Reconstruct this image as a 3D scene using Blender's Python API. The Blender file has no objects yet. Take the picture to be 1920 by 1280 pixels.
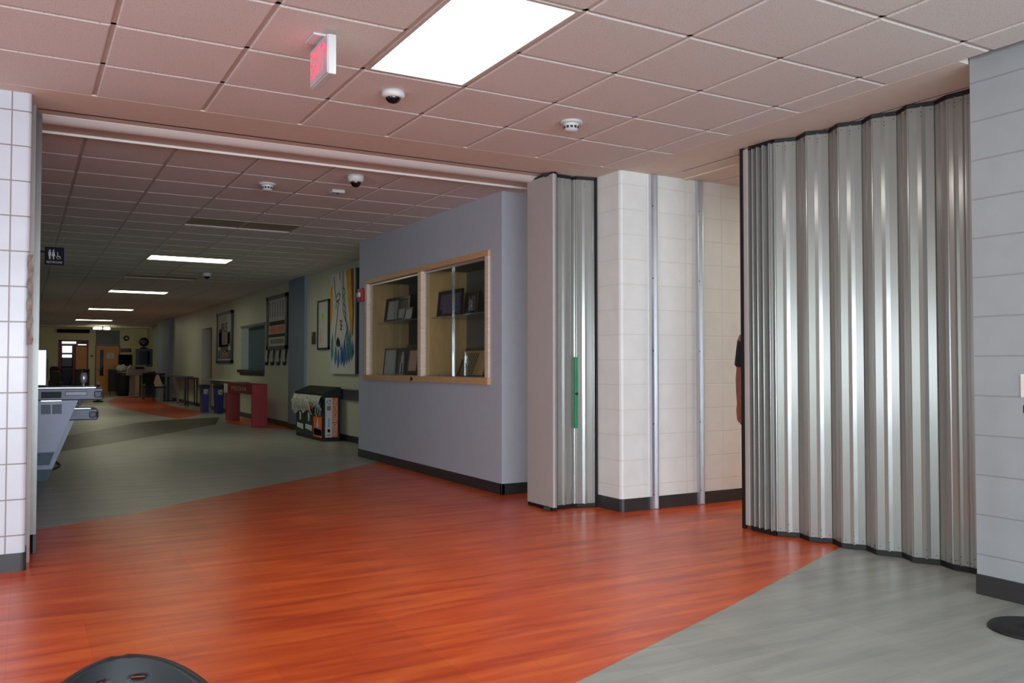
import bpy, bmesh, math, random
from mathutils import Vector, Matrix
random.seed(7)
PI = math.pi
SC = bpy.context.scene
COL = SC.collection
CF, C2 = 2.767, 2.788          # ceiling heights: foyer, corridor
T = 0.6096

# ------------------------------------------------------------------ camera
CAMH, YAW, PIT, FPX = 1.1785, math.radians(29.623), math.radians(1.607), 1614.08
cam = bpy.data.cameras.new('camera'); co = bpy.data.objects.new('camera', cam); COL.objects.link(co)
cam.sensor_fit = 'HORIZONTAL'; cam.sensor_width = 36.0; cam.lens = FPX / 1920 * 36.0
cam.clip_start = 0.05; cam.clip_end = 200
co.location = (0, 0, CAMH); co.rotation_euler = (PI / 2 + PIT, 0, -YAW)
SC.camera = co

def at(x, y, ax, v):
    """point where the sight line through pixel (x, y) meets a plane of the room"""
    R = Vector((math.cos(YAW), -math.sin(YAW), 0)); Fh = Vector((math.sin(YAW), math.cos(YAW), 0)); Z = Vector((0, 0, 1))
    Fw = Fh * math.cos(PIT) + Z * math.sin(PIT); U = Z * math.cos(PIT) - Fh * math.sin(PIT)
    d = Fw + R * ((x - 960) / FPX) - U * ((y - 640) / FPX)
    i = 'XYZ'.index(ax); c = Vector((0, 0, CAMH))
    return c + d * ((v - c[i]) / d[i])

# ------------------------------------------------------------------ materials
def lin(c): return tuple(((v / 12.92) if v <= 0.04045 else ((v + 0.055) / 1.055) ** 2.4) for v in c)
def rgb(r, g, b): return (*lin((r / 255, g / 255, b / 255)), 1)
class N:
    def __init__(s, name):
        s.m = bpy.data.materials.new(name); s.m.use_nodes = True; s.t = s.m.node_tree; s.b = s.t.nodes['Principled BSDF']
    def n(s, typ, **kw):
        nd = s.t.nodes.new(typ)
        for k, v in kw.items():
            if k in nd.inputs: nd.inputs[k].default_value = v
            else: setattr(nd, k, v)
        return nd
    def l(s, a, b): s.t.links.new(a, b)
    def pos(s, scale=(1, 1, 1)):
        g = s.n('ShaderNodeNewGeometry'); mp = s.n('ShaderNodeMapping'); mp.inputs['Scale'].default_value = scale
        s.l(g.outputs['Position'], mp.inputs['Vector']); return mp.outputs['Vector']
    def noise(s, scale, detail=4, sv=(1, 1, 1), rough=0.5):
        t = s.n('ShaderNodeTexNoise'); t.inputs['Scale'].default_value = scale; t.inputs['Detail'].default_value = detail
        t.inputs['Roughness'].default_value = rough
        s.l(s.pos(sv), t.inputs['Vector']); return t.outputs['Fac']
    def ramp(s, fac, stops):
        r = s.n('ShaderNodeValToRGB'); e = r.color_ramp.elements
        e[0].position, e[0].color = stops[0]; e[1].position, e[1].color = stops[-1]
        for p, c in stops[1:-1]:
            x = e.new(p); x.color = c
        s.l(fac, r.inputs['Fac']); return r.outputs['Color']
    def bump(s, h, strength=0.2, dist=0.01, prev=None):
        b = s.n('ShaderNodeBump'); b.inputs['Strength'].default_value = strength; b.inputs['Distance'].default_value = dist
        s.l(h, b.inputs['Height'])
        if prev is not None: s.l(prev, b.inputs['Normal'])
        return b.outputs['Normal']
def mul(c, k): return (c[0] * k, c[1] * k, c[2] * k, 1)
def simple(name, c, rough=0.6, metal=0.0, var=0.08, scale=12, bump=0.0, spec=0.5, bscale=80, sv=(1, 1, 1), **kw):
    m = N(name); f = m.noise(scale, 3, sv)
    m.l(m.ramp(f, [(0.3, mul(c, 1 - var)), (0.7, mul(c, 1 + var))]), m.b.inputs['Base Color'])
    m.b.inputs['Roughness'].default_value = rough; m.b.inputs['Metallic'].default_value = metal
    m.b.inputs['Specular IOR Level'].default_value = spec
    if bump: m.l(m.bump(m.noise(bscale, 2), bump, 0.002), m.b.inputs['Normal'])
    for k, v in kw.items(): m.b.inputs[k].default_value = v
    return m.m
def emit(name, c, strength):
    m = N(name); m.b.inputs['Base Color'].default_value = c; m.b.inputs['Emission Color'].default_value = c
    m.b.inputs['Emission Strength'].default_value = strength; return m.m

def blockmat(name, c, joint, vx, offx=0.0, zc=0.2045, z0=0.0, rough=0.45, jw=0.006, jcol=None, pits=0.25, axis='X', gloss=0.5):
    """painted masonry: horizontal courses (and stacked vertical joints when vx) cut in as joints"""
    m = N(name)
    g = m.n('ShaderNodeNewGeometry'); sp = m.n('ShaderNodeSeparateXYZ'); m.l(g.outputs['Position'], sp.inputs[0])
    def groove(src, off, per, w):
        a = m.n('ShaderNodeMath', operation='SUBTRACT'); m.l(src, a.inputs[0]); a.inputs[1].default_value = off
        p = m.n('ShaderNodeMath', operation='PINGPONG'); m.l(a.outputs[0], p.inputs[0]); p.inputs[1].default_value = per / 2
        r = m.n('ShaderNodeMapRange', interpolation_type='SMOOTHSTEP'); m.l(p.outputs[0], r.inputs[0])
        r.inputs[1].default_value = w * 0.35; r.inputs[2].default_value = w; r.inputs[3].default_value = 0; r.inputs[4].default_value = 1
        return r.outputs[0]
    h = groove(sp.outputs['Z'], z0, zc, jw)
    if vx:
        v = groove(sp.outputs[axis], offx, vx, jw)
        mn = m.n('ShaderNodeMath', operation='MINIMUM'); m.l(h, mn.inputs[0]); m.l(v, mn.inputs[1]); h = mn.outputs[0]
    nz = m.noise(6, 4)
    base = m.ramp(nz, [(0.3, mul(c, 0.96)), (0.7, mul(c, 1.03))])
    mx = m.n('ShaderNodeMix', data_type='RGBA'); m.l(h, mx.inputs[0]); mx.inputs[6].default_value = jcol or mul(c, 0.8); m.l(base, mx.inputs[7])
    m.l(mx.outputs[2], m.b.inputs['Base Color'])
    nb = m.bump(h, joint, 0.006)
    if pits: nb = m.bump(m.noise(45, 3), pits, 0.002, nb)
    m.l(nb, m.b.inputs['Normal']); m.b.inputs['Roughness'].default_value = rough
    m.b.inputs['Specular IOR Level'].default_value = gloss
    return m.m

def floormat(name, dark, mid, light, rough=0.32):
    m = N(name)
    w = m.noise(3.0, 3, (0.6, 2.0, 1))
    g = m.pos((0.75, 6.0, 1)); t = m.n('ShaderNodeTexNoise'); t.inputs['Scale'].default_value = 1.8; t.inputs['Detail'].default_value = 6; t.inputs['Roughness'].default_value = 0.55
    t.inputs['Distortion'].default_value = 0.35; m.l(g, t.inputs['Vector'])
    fine = m.n('ShaderNodeTexNoise'); fine.inputs['Scale'].default_value = 9; fine.inputs['Detail'].default_value = 5; m.l(m.pos((0.9, 14, 1)), fine.inputs['Vector'])
    a = m.n('ShaderNodeMath', operation='MULTIPLY_ADD'); m.l(fine.outputs['Fac'], a.inputs[0]); a.inputs[1].default_value = 0.22; m.l(t.outputs['Fac'], a.inputs[2])
    col = m.ramp(a.outputs[0], [(0.42, dark), (0.60, mid), (0.80, light)])
    # planks: brick texture laid along Y, value differences from board to board
    geo = m.n('ShaderNodeNewGeometry'); mp = m.n('ShaderNodeMapping'); mp.inputs['Rotation'].default_value = (0, 0, PI / 2); mp.inputs['Location'].default_value = (0.3, 0.04, 0)
    m.l(geo.outputs['Position'], mp.inputs['Vector'])
    br = m.n('ShaderNodeTexBrick'); br.inputs['Scale'].default_value = 1.0; br.inputs['Brick Width'].default_value = 0.9144; br.inputs['Row Height'].default_value = 0.3048
    br.inputs['Mortar Size'].default_value = 0.0012; br.inputs['Mortar Smooth'].default_value = 0.3; br.inputs['Bias'].default_value = 0.0
    br.inputs['Color1'].default_value = (0.94, 0.94, 0.94, 1); br.inputs['Color2'].default_value = (1.06, 1.06, 1.06, 1); br.inputs['Mortar'].default_value = (0.72, 0.72, 0.72, 1)
    m.l(mp.outputs[0], br.inputs['Vector'])
    mx = m.n('ShaderNodeMix', data_type='RGBA', blend_type='MULTIPLY'); mx.inputs[0].default_value = 1.0; m.l(col, mx.inputs[6]); m.l(br.outputs['Color'], mx.inputs[7])
    m.l(mx.outputs[2], m.b.inputs['Base Color'])
    rr = m.n('ShaderNodeMapRange'); m.l(w, rr.inputs[0]); rr.inputs[3].default_value = rough - 0.05; rr.inputs[4].default_value = rough + 0.08; m.l(rr.outputs[0], m.b.inputs['Roughness'])
    m.l(m.bump(fine.outputs['Fac'], 0.08, 0.002), m.b.inputs['Normal'])
    m.b.inputs['Specular IOR Level'].default_value = 0.5
    return m.m

def woodmat(name, c, rough=0.45, sv=(3, 3, 30), var=0.12):
    m = N(name); t = m.n('ShaderNodeTexNoise'); t.inputs['Scale'].default_value = 3; t.inputs['Detail'].default_value = 5; t.inputs['Distortion'].default_value = 0.8; m.l(m.pos(sv), t.inputs['Vector'])
    m.l(m.ramp(t.outputs['Fac'], [(0.3, mul(c, 1 - var)), (0.7, mul(c, 1 + var))]), m.b.inputs['Base Color']); m.b.inputs['Roughness'].default_value = rough
    return m.m

def ceilmat():
    m = N('ceiling_tile'); c = rgb(226, 218, 212)
    v = m.noise(150, 2); m.l(m.ramp(v, [(0.28, mul(c, 0.55)), (0.42, c), (1.0, c)]), m.b.inputs['Base Color'])
    m.l(m.bump(m.noise(110, 4), 0.25, 0.002), m.b.inputs['Normal']); m.b.inputs['Roughness'].default_value = 0.95; m.b.inputs['Specular IOR Level'].default_value = 0.1
    return m.m

M = {}
M['tile_ceiling'] = ceilmat()
M['tee'] = simple('ceiling_tee', rgb(205, 192, 182), 0.5, var=0.03)
M['plaster'] = simple('soffit_plaster', rgb(222, 208, 194), 0.8, var=0.03, bump=0.1)
M['orange_floor'] = floormat('orange_floor', rgb(182, 60, 22), rgb(212, 82, 27), rgb(230, 108, 44), 0.30)
M['grey_floor'] = floormat('grey_floor', rgb(146, 149, 142), rgb(160, 163, 155), rgb(174, 176, 168), 0.34)
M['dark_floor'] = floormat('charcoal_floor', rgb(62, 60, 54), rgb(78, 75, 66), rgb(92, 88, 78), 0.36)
M['glazed'] = blockmat('glazed_tile_block', rgb(204, 205, 213), 0.5, 0.2, -0.0715, jw=0.0045, rough=0.25, jcol=rgb(140, 126, 120), pits=0.0)
M['cmu'] = blockmat('white_painted_block', rgb(232, 231, 228), 0.35, 0.41, 4.885, jw=0.005, jcol=rgb(222, 220, 214), pits=0.35)
M['cmu_grey'] = blockmat('grey_painted_block', rgb(163, 166, 168), 0.4, 0, jw=0.005, jcol=rgb(144, 146, 147), pits=0.35)
M['blue_paint'] = simple('blue_grey_paint', rgb(188, 192, 203), 0.6, var=0.02, bump=0.12, bscale=140)
M['slate_paint'] = simple('slate_blue_paint', rgb(120, 134, 150), 0.6, var=0.02, bump=0.1)
M['beige_paint'] = simple('beige_paint', rgb(200, 203, 182), 0.42, var=0.03, bump=0.12)
M['tan_paint'] = simple('tan_paint', rgb(230, 214, 164), 0.6, var=0.03)
M['rubber'] = simple('rubber_base', rgb(50, 49, 50), 0.42, var=0.06)
M['black'] = simple('black_rubber', rgb(20, 20, 22), 0.55, var=0.1, bump=0.2, bscale=30)
M['chair_black'] = simple('chair_shell_black', rgb(15, 15, 16), 0.5, var=0.05, spec=0.3)
M['slot'] = simple('track_slot_black', rgb(8, 8, 8), 0.9)
M['steel'] = simple('door_panel_steel', rgb(186, 188, 186), 0.22, 0.75, var=0.02, scale=3)
M['skin_panel'] = simple('vinyl_steel_panel', rgb(164, 165, 160), 0.2, 0.4, var=0.02, scale=2)
M['post_grey'] = simple('lead_post_grey', rgb(184, 178, 174), 0.5, 0.0, var=0.02)
M['alum'] = simple('aluminium', rgb(205, 206, 210), 0.3, 0.7, var=0.02)
M['white_metal'] = simple('white_enamel', rgb(236, 232, 226), 0.35, var=0.01)
M['jamb'] = simple('jamb_brown_metal', rgb(138, 128, 124), 0.4, 0.4, var=0.04)
M['jamb_gloss'] = simple('polished_jamb', rgb(112, 110, 106), 0.28, 0.6, var=0.04)
M['white'] = simple('white_plastic', rgb(208, 208, 206), 0.4, var=0.01)
M['dome'] = simple('smoked_dome', rgb(10, 10, 12), 0.08, var=0.0)
M['lamp'] = emit('foyer_light_diffuser', (1, 0.985, 0.95, 1), 12)
M['lamp_far'] = emit('corridor_light_diffuser', (1, 0.98, 0.72, 1), 9.0)
M['wood'] = woodmat('maple_trim', rgb(212, 168, 118))
M['wood_white'] = woodmat('pale_maple_edge', rgb(226, 202, 180))
M['maple_panel'] = woodmat('maple_case_side', rgb(198, 164, 112), 0.5, (3, 3, 1))
M['case_back'] = simple('case_backing_fabric', rgb(92, 84, 78), 0.9, var=0.05)
M['case_grey'] = simple('case_backing_grey', rgb(118, 114, 106), 0.9, var=0.05)
M['chrome'] = simple('chrome', rgb(220, 220, 222), 0.12, 1.0, var=0.01)
M['dark_wood'] = woodmat('dark_frame_wood', rgb(58, 40, 32), 0.35)
M['black_frame'] = simple('black_frame', rgb(26, 24, 24), 0.4)
M['paper'] = simple('paper', rgb(206, 206, 204), 0.7, var=0.02)
M['photo_dark'] = simple('dark_photo_print', rgb(52, 46, 50), 0.4, var=0.5, scale=40)
M['photo_team'] = simple('team_photo_print', rgb(92, 82, 120), 0.4, var=0.6, scale=60)
M['gold'] = simple('gold_plate', rgb(180, 140, 60), 0.25, 0.9)
M['red'] = simple('red_plastic', rgb(178, 26, 34), 0.4)
M['red_paint'] = simple('red_painted_wood', rgb(140, 12, 22), 0.45, var=0.05)
M['cream'] = simple('cream_letters', rgb(200, 170, 140), 0.6)
M['blue_bin'] = simple('blue_bin_plastic', rgb(22, 32, 110), 0.35)
M['navy'] = simple('navy_sign', rgb(14, 16, 28), 0.6, spec=0.2)
M['lblue'] = simple('light_blue_print', rgb(130, 176, 214), 0.6)
M['orange'] = simple('orange_print', rgb(226, 110, 50), 0.5)
M['green_print'] = simple('dark_green_print', rgb(36, 48, 38), 0.5)
M['green'] = simple('green_plastic', rgb(24, 140, 84), 0.35)
M['fount'] = simple('fountain_grey', rgb(136, 140, 156), 0.4, 0.2, var=0.03)
M['fount_mid'] = simple('fountain_rim_grey', rgb(98, 101, 116), 0.4, 0.2, var=0.03)
M['fount_dark'] = simple('fountain_charcoal', rgb(72, 72, 84), 0.4)
M['grille_dark'] = simple('grille_dark', rgb(38, 38, 46), 0.6)
M['inox'] = simple('stainless', rgb(176, 184, 194), 0.25, 0.8, var=0.03)
M['taupe'] = simple('taupe_laminate', rgb(136, 116, 100), 0.5)
M['door_wood'] = woodmat('orange_wood_door', rgb(222, 140, 40), 0.4, (10, 10, 1))
M['brown_door'] = woodmat('brown_door', rgb(96, 84, 70), 0.5, (10, 10, 1))
M['grey_panel'] = simple('grey_panel', rgb(112, 116, 112), 0.5)
M['dark_fab'] = simple('dark_upholstery', rgb(30, 34, 38), 0.85, var=0.15)
M['brown_fab'] = simple('brown_upholstery', rgb(70, 62, 50), 0.85, var=0.15)
M['bluefab'] = simple('navy_upholstery', rgb(24, 32, 56), 0.85, var=0.15)
M['plastic_bag'] = simple('clear_liner', rgb(216, 220, 206), 0.25, var=0.12, scale=25, Alpha=0.6)
M['shade_blue'] = simple('shutter_blue', rgb(72, 98, 112), 0.5)
M['yellow'] = simple('yellow_paint', rgb(220, 160, 40), 0.6, var=0.15)
M['paint_orange'] = simple('burnt_orange_paint', rgb(140, 74, 26), 0.6, var=0.15)
M['paint_blue'] = simple('cobalt_paint', rgb(44, 96, 168), 0.6, var=0.25, scale=40)
M['paint_teal'] = simple('teal_paint', rgb(74, 130, 148), 0.6, var=0.25, scale=40)
M['lime'] = simple('lime_sticker', rgb(170, 225, 30), 0.6)
M['salmon'] = simple('salmon_print', rgb(216, 186, 160), 0.6)
M['window_light'] = emit('daylit_pane', (0.85, 0.92, 1, 1), 1.6)
M['exit_red'] = emit('lit_exit_letters', (1.0, 0.04, 0.08, 1), 2.2)
M['exit_face'] = simple('exit_face', rgb(214, 190, 198), 0.4)
M['skin'] = simple('skin', rgb(150, 92, 68), 0.5, var=0.05, spec=0.4)
M['shirt'] = simple('dark_shirt', rgb(34, 36, 38), 0.9, var=0.1)
M['trousers'] = simple('grey_trousers', rgb(58, 58, 62), 0.9, var=0.1)
M['hair'] = simple('dark_hair', rgb(40, 28, 20), 0.7, var=0.3, scale=60)
M['gum'] = simple('brown_tape', rgb(132, 116, 108), 0.5, var=0.35, scale=25)
M['olive_lens'] = simple('unlit_lens', rgb(150, 146, 122), 0.5)
M['glassmat'] = None
def glass():
    m = N('case_glass'); t = m.t
    tr = t.nodes.new('ShaderNodeBsdfTransparent'); tr.inputs[0].default_value = (0.95, 0.96, 0.95, 1)
    gl = t.nodes.new('ShaderNodeBsdfGlossy'); gl.inputs['Roughness'].default_value = 0.02; gl.inputs[0].default_value = (0.9, 0.95, 0.95, 1)
    fr = t.nodes.new('ShaderNodeFresnel'); fr.inputs[0].default_value = 1.45; mx = t.nodes.new('ShaderNodeMixShader')
    ge = t.nodes.new('ShaderNodeNewGeometry'); iv = t.nodes.new('ShaderNodeMath'); iv.operation = 'SUBTRACT'; iv.inputs[0].default_value = 1.0; m.l(ge.outputs['Backfacing'], iv.inputs[1])
    mu = t.nodes.new('ShaderNodeMath'); mu.operation = 'MULTIPLY'; m.l(iv.outputs[0], mu.inputs[0]); m.l(fr.outputs[0], mu.inputs[1]); m.l(mu.outputs[0], mx.inputs[0]); m.l(tr.outputs[0], mx.inputs[1]); m.l(gl.outputs[0], mx.inputs[2])
    m.l(mx.outputs[0], t.nodes['Material Output'].inputs['Surface']); return m.m
M['glassmat'] = glass()
M['crystal'] = simple('crystal', rgb(230, 235, 235), 0.03, 0.0, var=0, **{'Transmission Weight': 0.85})

# ------------------------------------------------------------------ mesh helpers
class B:
    def __init__(s, *mats): s.v = []; s.f = []; s.mi = []; s.sm = []; s.mats = list(mats)
    def mat(s, m):
        if m not in s.mats: s.mats.append(m)
        return s.mats.index(m)
    def add(s, vs, fs, m=None, smooth=False):
        k = len(s.v); s.v += [tuple(v) for v in vs]; i = s.mat(m) if m else 0
        for f in fs: s.f.append([k + j for j in f]); s.mi.append(i); s.sm.append(smooth)
        return s
    def box(s, x0, x1, y0, y1, z0, z1, m=None, bev=0.0):
        x0, x1 = min(x0, x1), max(x0, x1); y0, y1 = min(y0, y1), max(y0, y1); z0, z1 = min(z0, z1), max(z0, z1)
        if bev <= 0:
            vs = [(x, y, z) for z in (z0, z1) for y in (y0, y1) for x in (x0, x1)]
            return s.add(vs, [(0, 2, 3, 1), (4, 5, 7, 6), (0, 1, 5, 4), (2, 6, 7, 3), (0, 4, 6, 2), (1, 3, 7, 5)], m)
        bm = bmesh.new(); bmesh.ops.create_cube(bm, size=1.0)
        for v in bm.verts: v.co = Vector(((x0 + x1) / 2 + v.co.x * (x1 - x0), (y0 + y1) / 2 + v.co.y * (y1 - y0), (z0 + z1) / 2 + v.co.z * (z1 - z0)))
        bmesh.ops.bevel(bm, geom=bm.edges[:], offset=min(bev, (x1 - x0) / 2.2, (y1 - y0) / 2.2, (z1 - z0) / 2.2), segments=2, profile=0.5, affect='EDGES')
        return s.bm(bm, m)
    def bm(s, bm, m=None, smooth=False):
        bm.verts.index_update(); s.add([v.co[:] for v in bm.verts], [[v.index for v in f.verts] for f in bm.faces], m, smooth); bm.free(); return s
    def prism(s, poly, a0, a1, axis='Z', m=None, smooth=False):
        """poly of 2-D points extruded along axis; for Z: (x,y), for X: (y,z), for Y: (x,z)"""
        n = len(poly)
        def mk(p, a): return {'Z': (p[0], p[1], a), 'X': (a, p[0], p[1]), 'Y': (p[0], a, p[1])}[axis]
        vs = [mk(p, a0) for p in poly] + [mk(p, a1) for p in poly]
        s.add(vs, [(i, (i + 1) % n, n + (i + 1) % n, n + i) for i in range(n)], m, smooth)
        s.add(vs, [tuple(range(n))[::-1], tuple(range(n, 2 * n))], m); return s
    def sheet(s, line, z0, z1, m=None, smooth=False, th=0.0):
        """vertical sheet along a plan line"""
        n = len(line); vs = [(x, y, z0) for x, y in line] + [(x, y, z1) for x, y in line]
        return s.add(vs, [(i, i + 1, n + i + 1, n + i) for i in range(n - 1)], m, smooth)
    def lathe(s, c, prof, axis='Z', seg=24, m=None, smooth=True, sgn=1):
        """prof: (radius, height) pairs"""
        vs = []; n = len(prof)
        for k in range(seg):
            a = 2 * PI * k / seg; ca, sa = math.cos(a), math.sin(a)
            for r, h in prof:
                h *= sgn
                vs.append({'Z': (c[0] + r * ca, c[1] + r * sa, c[2] + h), 'X': (c[0] + h, c[1] + r * ca, c[2] + r * sa), 'Y': (c[0] + r * ca, c[1] + h, c[2] + r * sa)}[axis])
        fs = [(k * n + i, ((k + 1) % seg) * n + i, ((k + 1) % seg) * n + i + 1, k * n + i + 1) for k in range(seg) for i in range(n - 1)]
        return s.add(vs, fs, m, smooth)
    def tube(s, pts, r, seg=8, m=None, cap=True):
        pts = [Vector(p) for p in pts]; n = len(pts); rs = r if isinstance(r, (list, tuple)) else [r] * n; vs = []
        up = Vector((0, 0, 1))
        for i, p in enumerate(pts):
            d = (pts[min(i + 1, n - 1)] - pts[max(i - 1, 0)]).normalized()
            a = d.cross(up)
            if a.length < 1e-3: a = d.cross(Vector((1, 0, 0)))
            a.normalize(); b = d.cross(a)
            for k in range(seg):
                t = 2 * PI * k / seg; vs.append(p + (a * math.cos(t) + b * math.sin(t)) * rs[i])
        fs = [(i * seg + k, i * seg + (k + 1) % seg, (i + 1) * seg + (k + 1) % seg, (i + 1) * seg + k) for i in range(n - 1) for k in range(seg)]
        s.add(vs, fs, m, True)
        if cap: s.add(vs, [tuple(range(seg)), tuple(range((n - 1) * seg, n * seg))], m)
        return s
    def poly(s, pts, m=None): return s.add(pts, [tuple(range(len(pts)))], m)
    def build(s, name, m=None, parent=None):
        me = bpy.data.meshes.new(name)
        off = parent_world(parent) if parent else Vector((0, 0, 0))
        me.from_pydata([(v[0] - off.x, v[1] - off.y, v[2] - off.z) for v in s.v], [], s.f)
        mats = s.mats or [m]
        if not s.mats: mats = [m]
        for q in mats: me.materials.append(M[q] if isinstance(q, str) else q)
        for p, i, sm in zip(me.polygons, s.mi, s.sm): p.material_index = i; p.use_smooth = sm
        bm = bmesh.new(); bm.from_mesh(me); bmesh.ops.remove_doubles(bm, verts=bm.verts, dist=1e-6); bmesh.ops.recalc_face_normals(bm, faces=bm.faces); bm.to_mesh(me); bm.free()
        me.validate()
        o = bpy.data.objects.new(name, me); COL.objects.link(o)
        if parent: o.parent = parent
        return o
def parent_world(p):
    v = Vector((0, 0, 0))
    while p is not None: v += Vector(p.location); p = p.parent
    return v
def tag(o, label, cat, group=None, kind=None):
    o['label'] = label; o['category'] = cat
    if group: o['group'] = group
    if kind: o['kind'] = kind
    return o
def thing(name, label, cat, loc, group=None):
    o = bpy.data.objects.new(name, None); COL.objects.link(o); o.location = loc; o.empty_display_size = 0.1
    return tag(o, label, cat, group)
def struct(o): o['kind'] = 'structure'; return o
def copy_tree(o, parent=None, loc=None):
    c = o.copy(); COL.objects.link(c); c.parent = parent
    if loc is not None: c.location = loc
    for ch in list(o.children): copy_tree(ch, c)
    return c
def text(name, body, size, mat, parent, origin, xdir, ydir, depth=0.002, align='CENTER', spacing=1.0):
    cu = bpy.data.curves.new(name, 'FONT'); cu.body = body; cu.size = size; cu.extrude = depth / 2; cu.align_x = align; cu.align_y = 'CENTER'; cu.space_character = spacing
    cu.resolution_u = 3
    tmp = bpy.data.objects.new(name + '_tmp', cu); COL.objects.link(tmp)
    dg = bpy.context.evaluated_depsgraph_get(); me = bpy.data.meshes.new_from_object(tmp.evaluated_get(dg)); bpy.data.objects.remove(tmp)
    x = Vector(xdir).normalized(); y = Vector(ydir).normalized(); z = x.cross(y)
    off = parent_world(parent) if parent else Vector((0, 0, 0))
    o3 = Vector(origin) - off
    sx, sy = Vector(xdir).length, Vector(ydir).length
    for v in me.vertices: v.co = o3 + x * (v.co.x * sx) + y * (v.co.y * sy) + z * v.co.z
    me.materials.clear(); me.materials.append(M[mat])
    o = bpy.data.objects.new(name, me); COL.objects.link(o)
    if parent: o.parent = parent
    return o

# ------------------------------------------------------------------ SETTING: floor
XR, XL = 4.312, -5.0           # foyer side walls
YB = -5.5                      # window wall behind
b = B(); b.poly([(XL - .3, YB - .3, 0), (10, YB - .3, 0), (10, 41, 0), (XL - .3, 41, 0)]); struct(b.build('floor', 'grey_floor'))
h = 0.0006
curve = [(-5.3, 4.6), (-2.5, 5.7), (0.106, 7.095), (0.695, 7.43), (1.667, 8.225), (2.797, 9.093), (3.834, 10.023), (3.95, 10.12)]
b = B(); b.poly([(x, y, h) for x, y in [(-5.3, -.2), (-2.2, 1.30), (0.0, 2.05), (1.802, 2.696), (2.983, 3.151), (4.703, 3.868), (7.5, 5.0), (10, 6.0), (10, 7.0), (3.95, 7.0)] + curve[::-1]])
struct(b.build('floor', 'orange_floor'))
def fpoly(px, m):
    q = [at(x, y, 'Z', 0) for x, y in px]; b = B(); b.poly([(p.x, p.y, h) for p in q]); struct(b.build('floor', m))
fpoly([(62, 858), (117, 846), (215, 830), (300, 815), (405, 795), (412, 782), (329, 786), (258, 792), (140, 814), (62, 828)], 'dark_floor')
fpoly([(205, 759), (202, 753), (212, 747), (232, 743.5), (262, 742), (283, 744), (292, 750), (312, 758), (350, 767), (389, 772), (362, 780), (335, 785), (290, 778), (240, 768)], 'orange_floor')
fpoly([(418, 792), (440, 795), (470, 800), (510, 803), (560, 806), (560, 790), (500, 785), (460, 782)], 'orange_floor')

# ------------------------------------------------------------------ SETTING: ceilings
def tiles(name, xs, ys, z, holes=(), x_lo=None, x_hi=None, y_lo=None, y_hi=None):
    b = B('tile_ceiling'); g = 0.012; c = 0.006; d = 0.008
    X = [x_lo] + [x for x in xs if x_lo + .02 < x < x_hi - .02] + [x_hi]; Y = [y_lo] + [y for y in ys if y_lo + .02 < y < y_hi - .02] + [y_hi]
    for i in range(len(X) - 1):
        for j in range(len(Y) - 1):
            cx, cy = (X[i] + X[i + 1]) / 2, (Y[j] + Y[j + 1]) / 2
            if any(h_[0] < cx < h_[1] and h_[2] < cy < h_[3] for h_ in holes): continue
            x0 = X[i] + (g if i else 0.001); x1 = X[i + 1] - (g if i < len(X) - 2 else 0.001)
            y0 = Y[j] + (g if j else 0.001); y1 = Y[j + 1] - (g if j < len(Y) - 2 else 0.001)
            a = [(x0, y0), (x1, y0), (x1, y1), (x0, y1)]; q = [(x0 + c, y0 + c), (x1 - c, y0 + c), (x1 - c, y1 - c), (x0 + c, y1 - c)]
            vs = [(x, y, z) for x, y in q] + [(x, y, z + c * .6) for x, y in a] + [(x, y, z + d + .002) for x, y in a]
            b.add(vs, [(0, 3, 2, 1)] + [(k, (k + 1) % 4, 4 + (k + 1) % 4, 4 + k) for k in range(4)] + [(4 + k, 4 + (k + 1) % 4, 8 + (k + 1) % 4, 8 + k) for k in range(4)])
    # suspension tees between the tiles
    def tee(x0, x1, y0, y1): b.box(x0, x1, y0, y1, z + d, z + d + .003, 'tee')
    for x in X[1:-1]:
        tee(x - .0122, x + .0122, y_lo, y_hi)
    for y in Y[1:-1]:
        for i in range(len(X) - 1):
            cx = (X[i] + X[i + 1]) / 2
            if any(h_[0] < cx < h_[1] and h_[2] + .05 < y < h_[3] - .05 for h_ in holes): continue
            tee(X[i], X[i + 1], y - .0122, y + .0122)
    return struct(b.build(name))
FX = [0.348 + i * T for i in range(-10, 8)]; FY = sorted(5.596 - j * T for j in range(0, 20))
LX0, LX1 = FX[12], FX[13]; LY0, LY1 = 5.596 - 4 * T, 5.596 - 2 * T
foyer_lights = [(LX0, LX1, LY0, LY1)]
tiles('ceiling', FX, FY, CF, foyer_lights, XL, 4.235, YB, 5.596)
CX = [0.363 + i * T for i in range(0, 8)]; CY = [7.357 + j * T for j in range(-1, 60)]
def cell(x, y): # cell of corridor grid, two wide
    i = min(range(len(CX)), key=lambda k: abs(CX[k] - x)); j = min(range(len(CY)), key=lambda k: abs(CY[k] - y)); return (CX[i], CX[i + 2], CY[j], CY[j + 1])
clights = [cell(1.7, 13.15), cell(1.7, 20.0), cell(1.7, 27.0), cell(1.7, 33.6)]
cgrilles = [cell(1.7, 9.9), cell(1.7, 16.4)]
tiles('ceiling', CX, CY, C2, clights + cgrilles, 0.0, 4.7, 6.66, 40.6)
# solid deck above so no light leaks in
b = B(); b.box(XL - .3, 10, YB - .3, 41, 3.0, 3.1); struct(b.build('ceiling', 'plaster'))
# side corridor ceiling
SX = [5.2 + i * T for i in range(0, 9)]; SY = [2.75 + j * T for j in range(1, 6)]
tiles('ceiling', SX, SY, CF, (), 5.12, 9.9, 2.72, 5.61)

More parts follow.
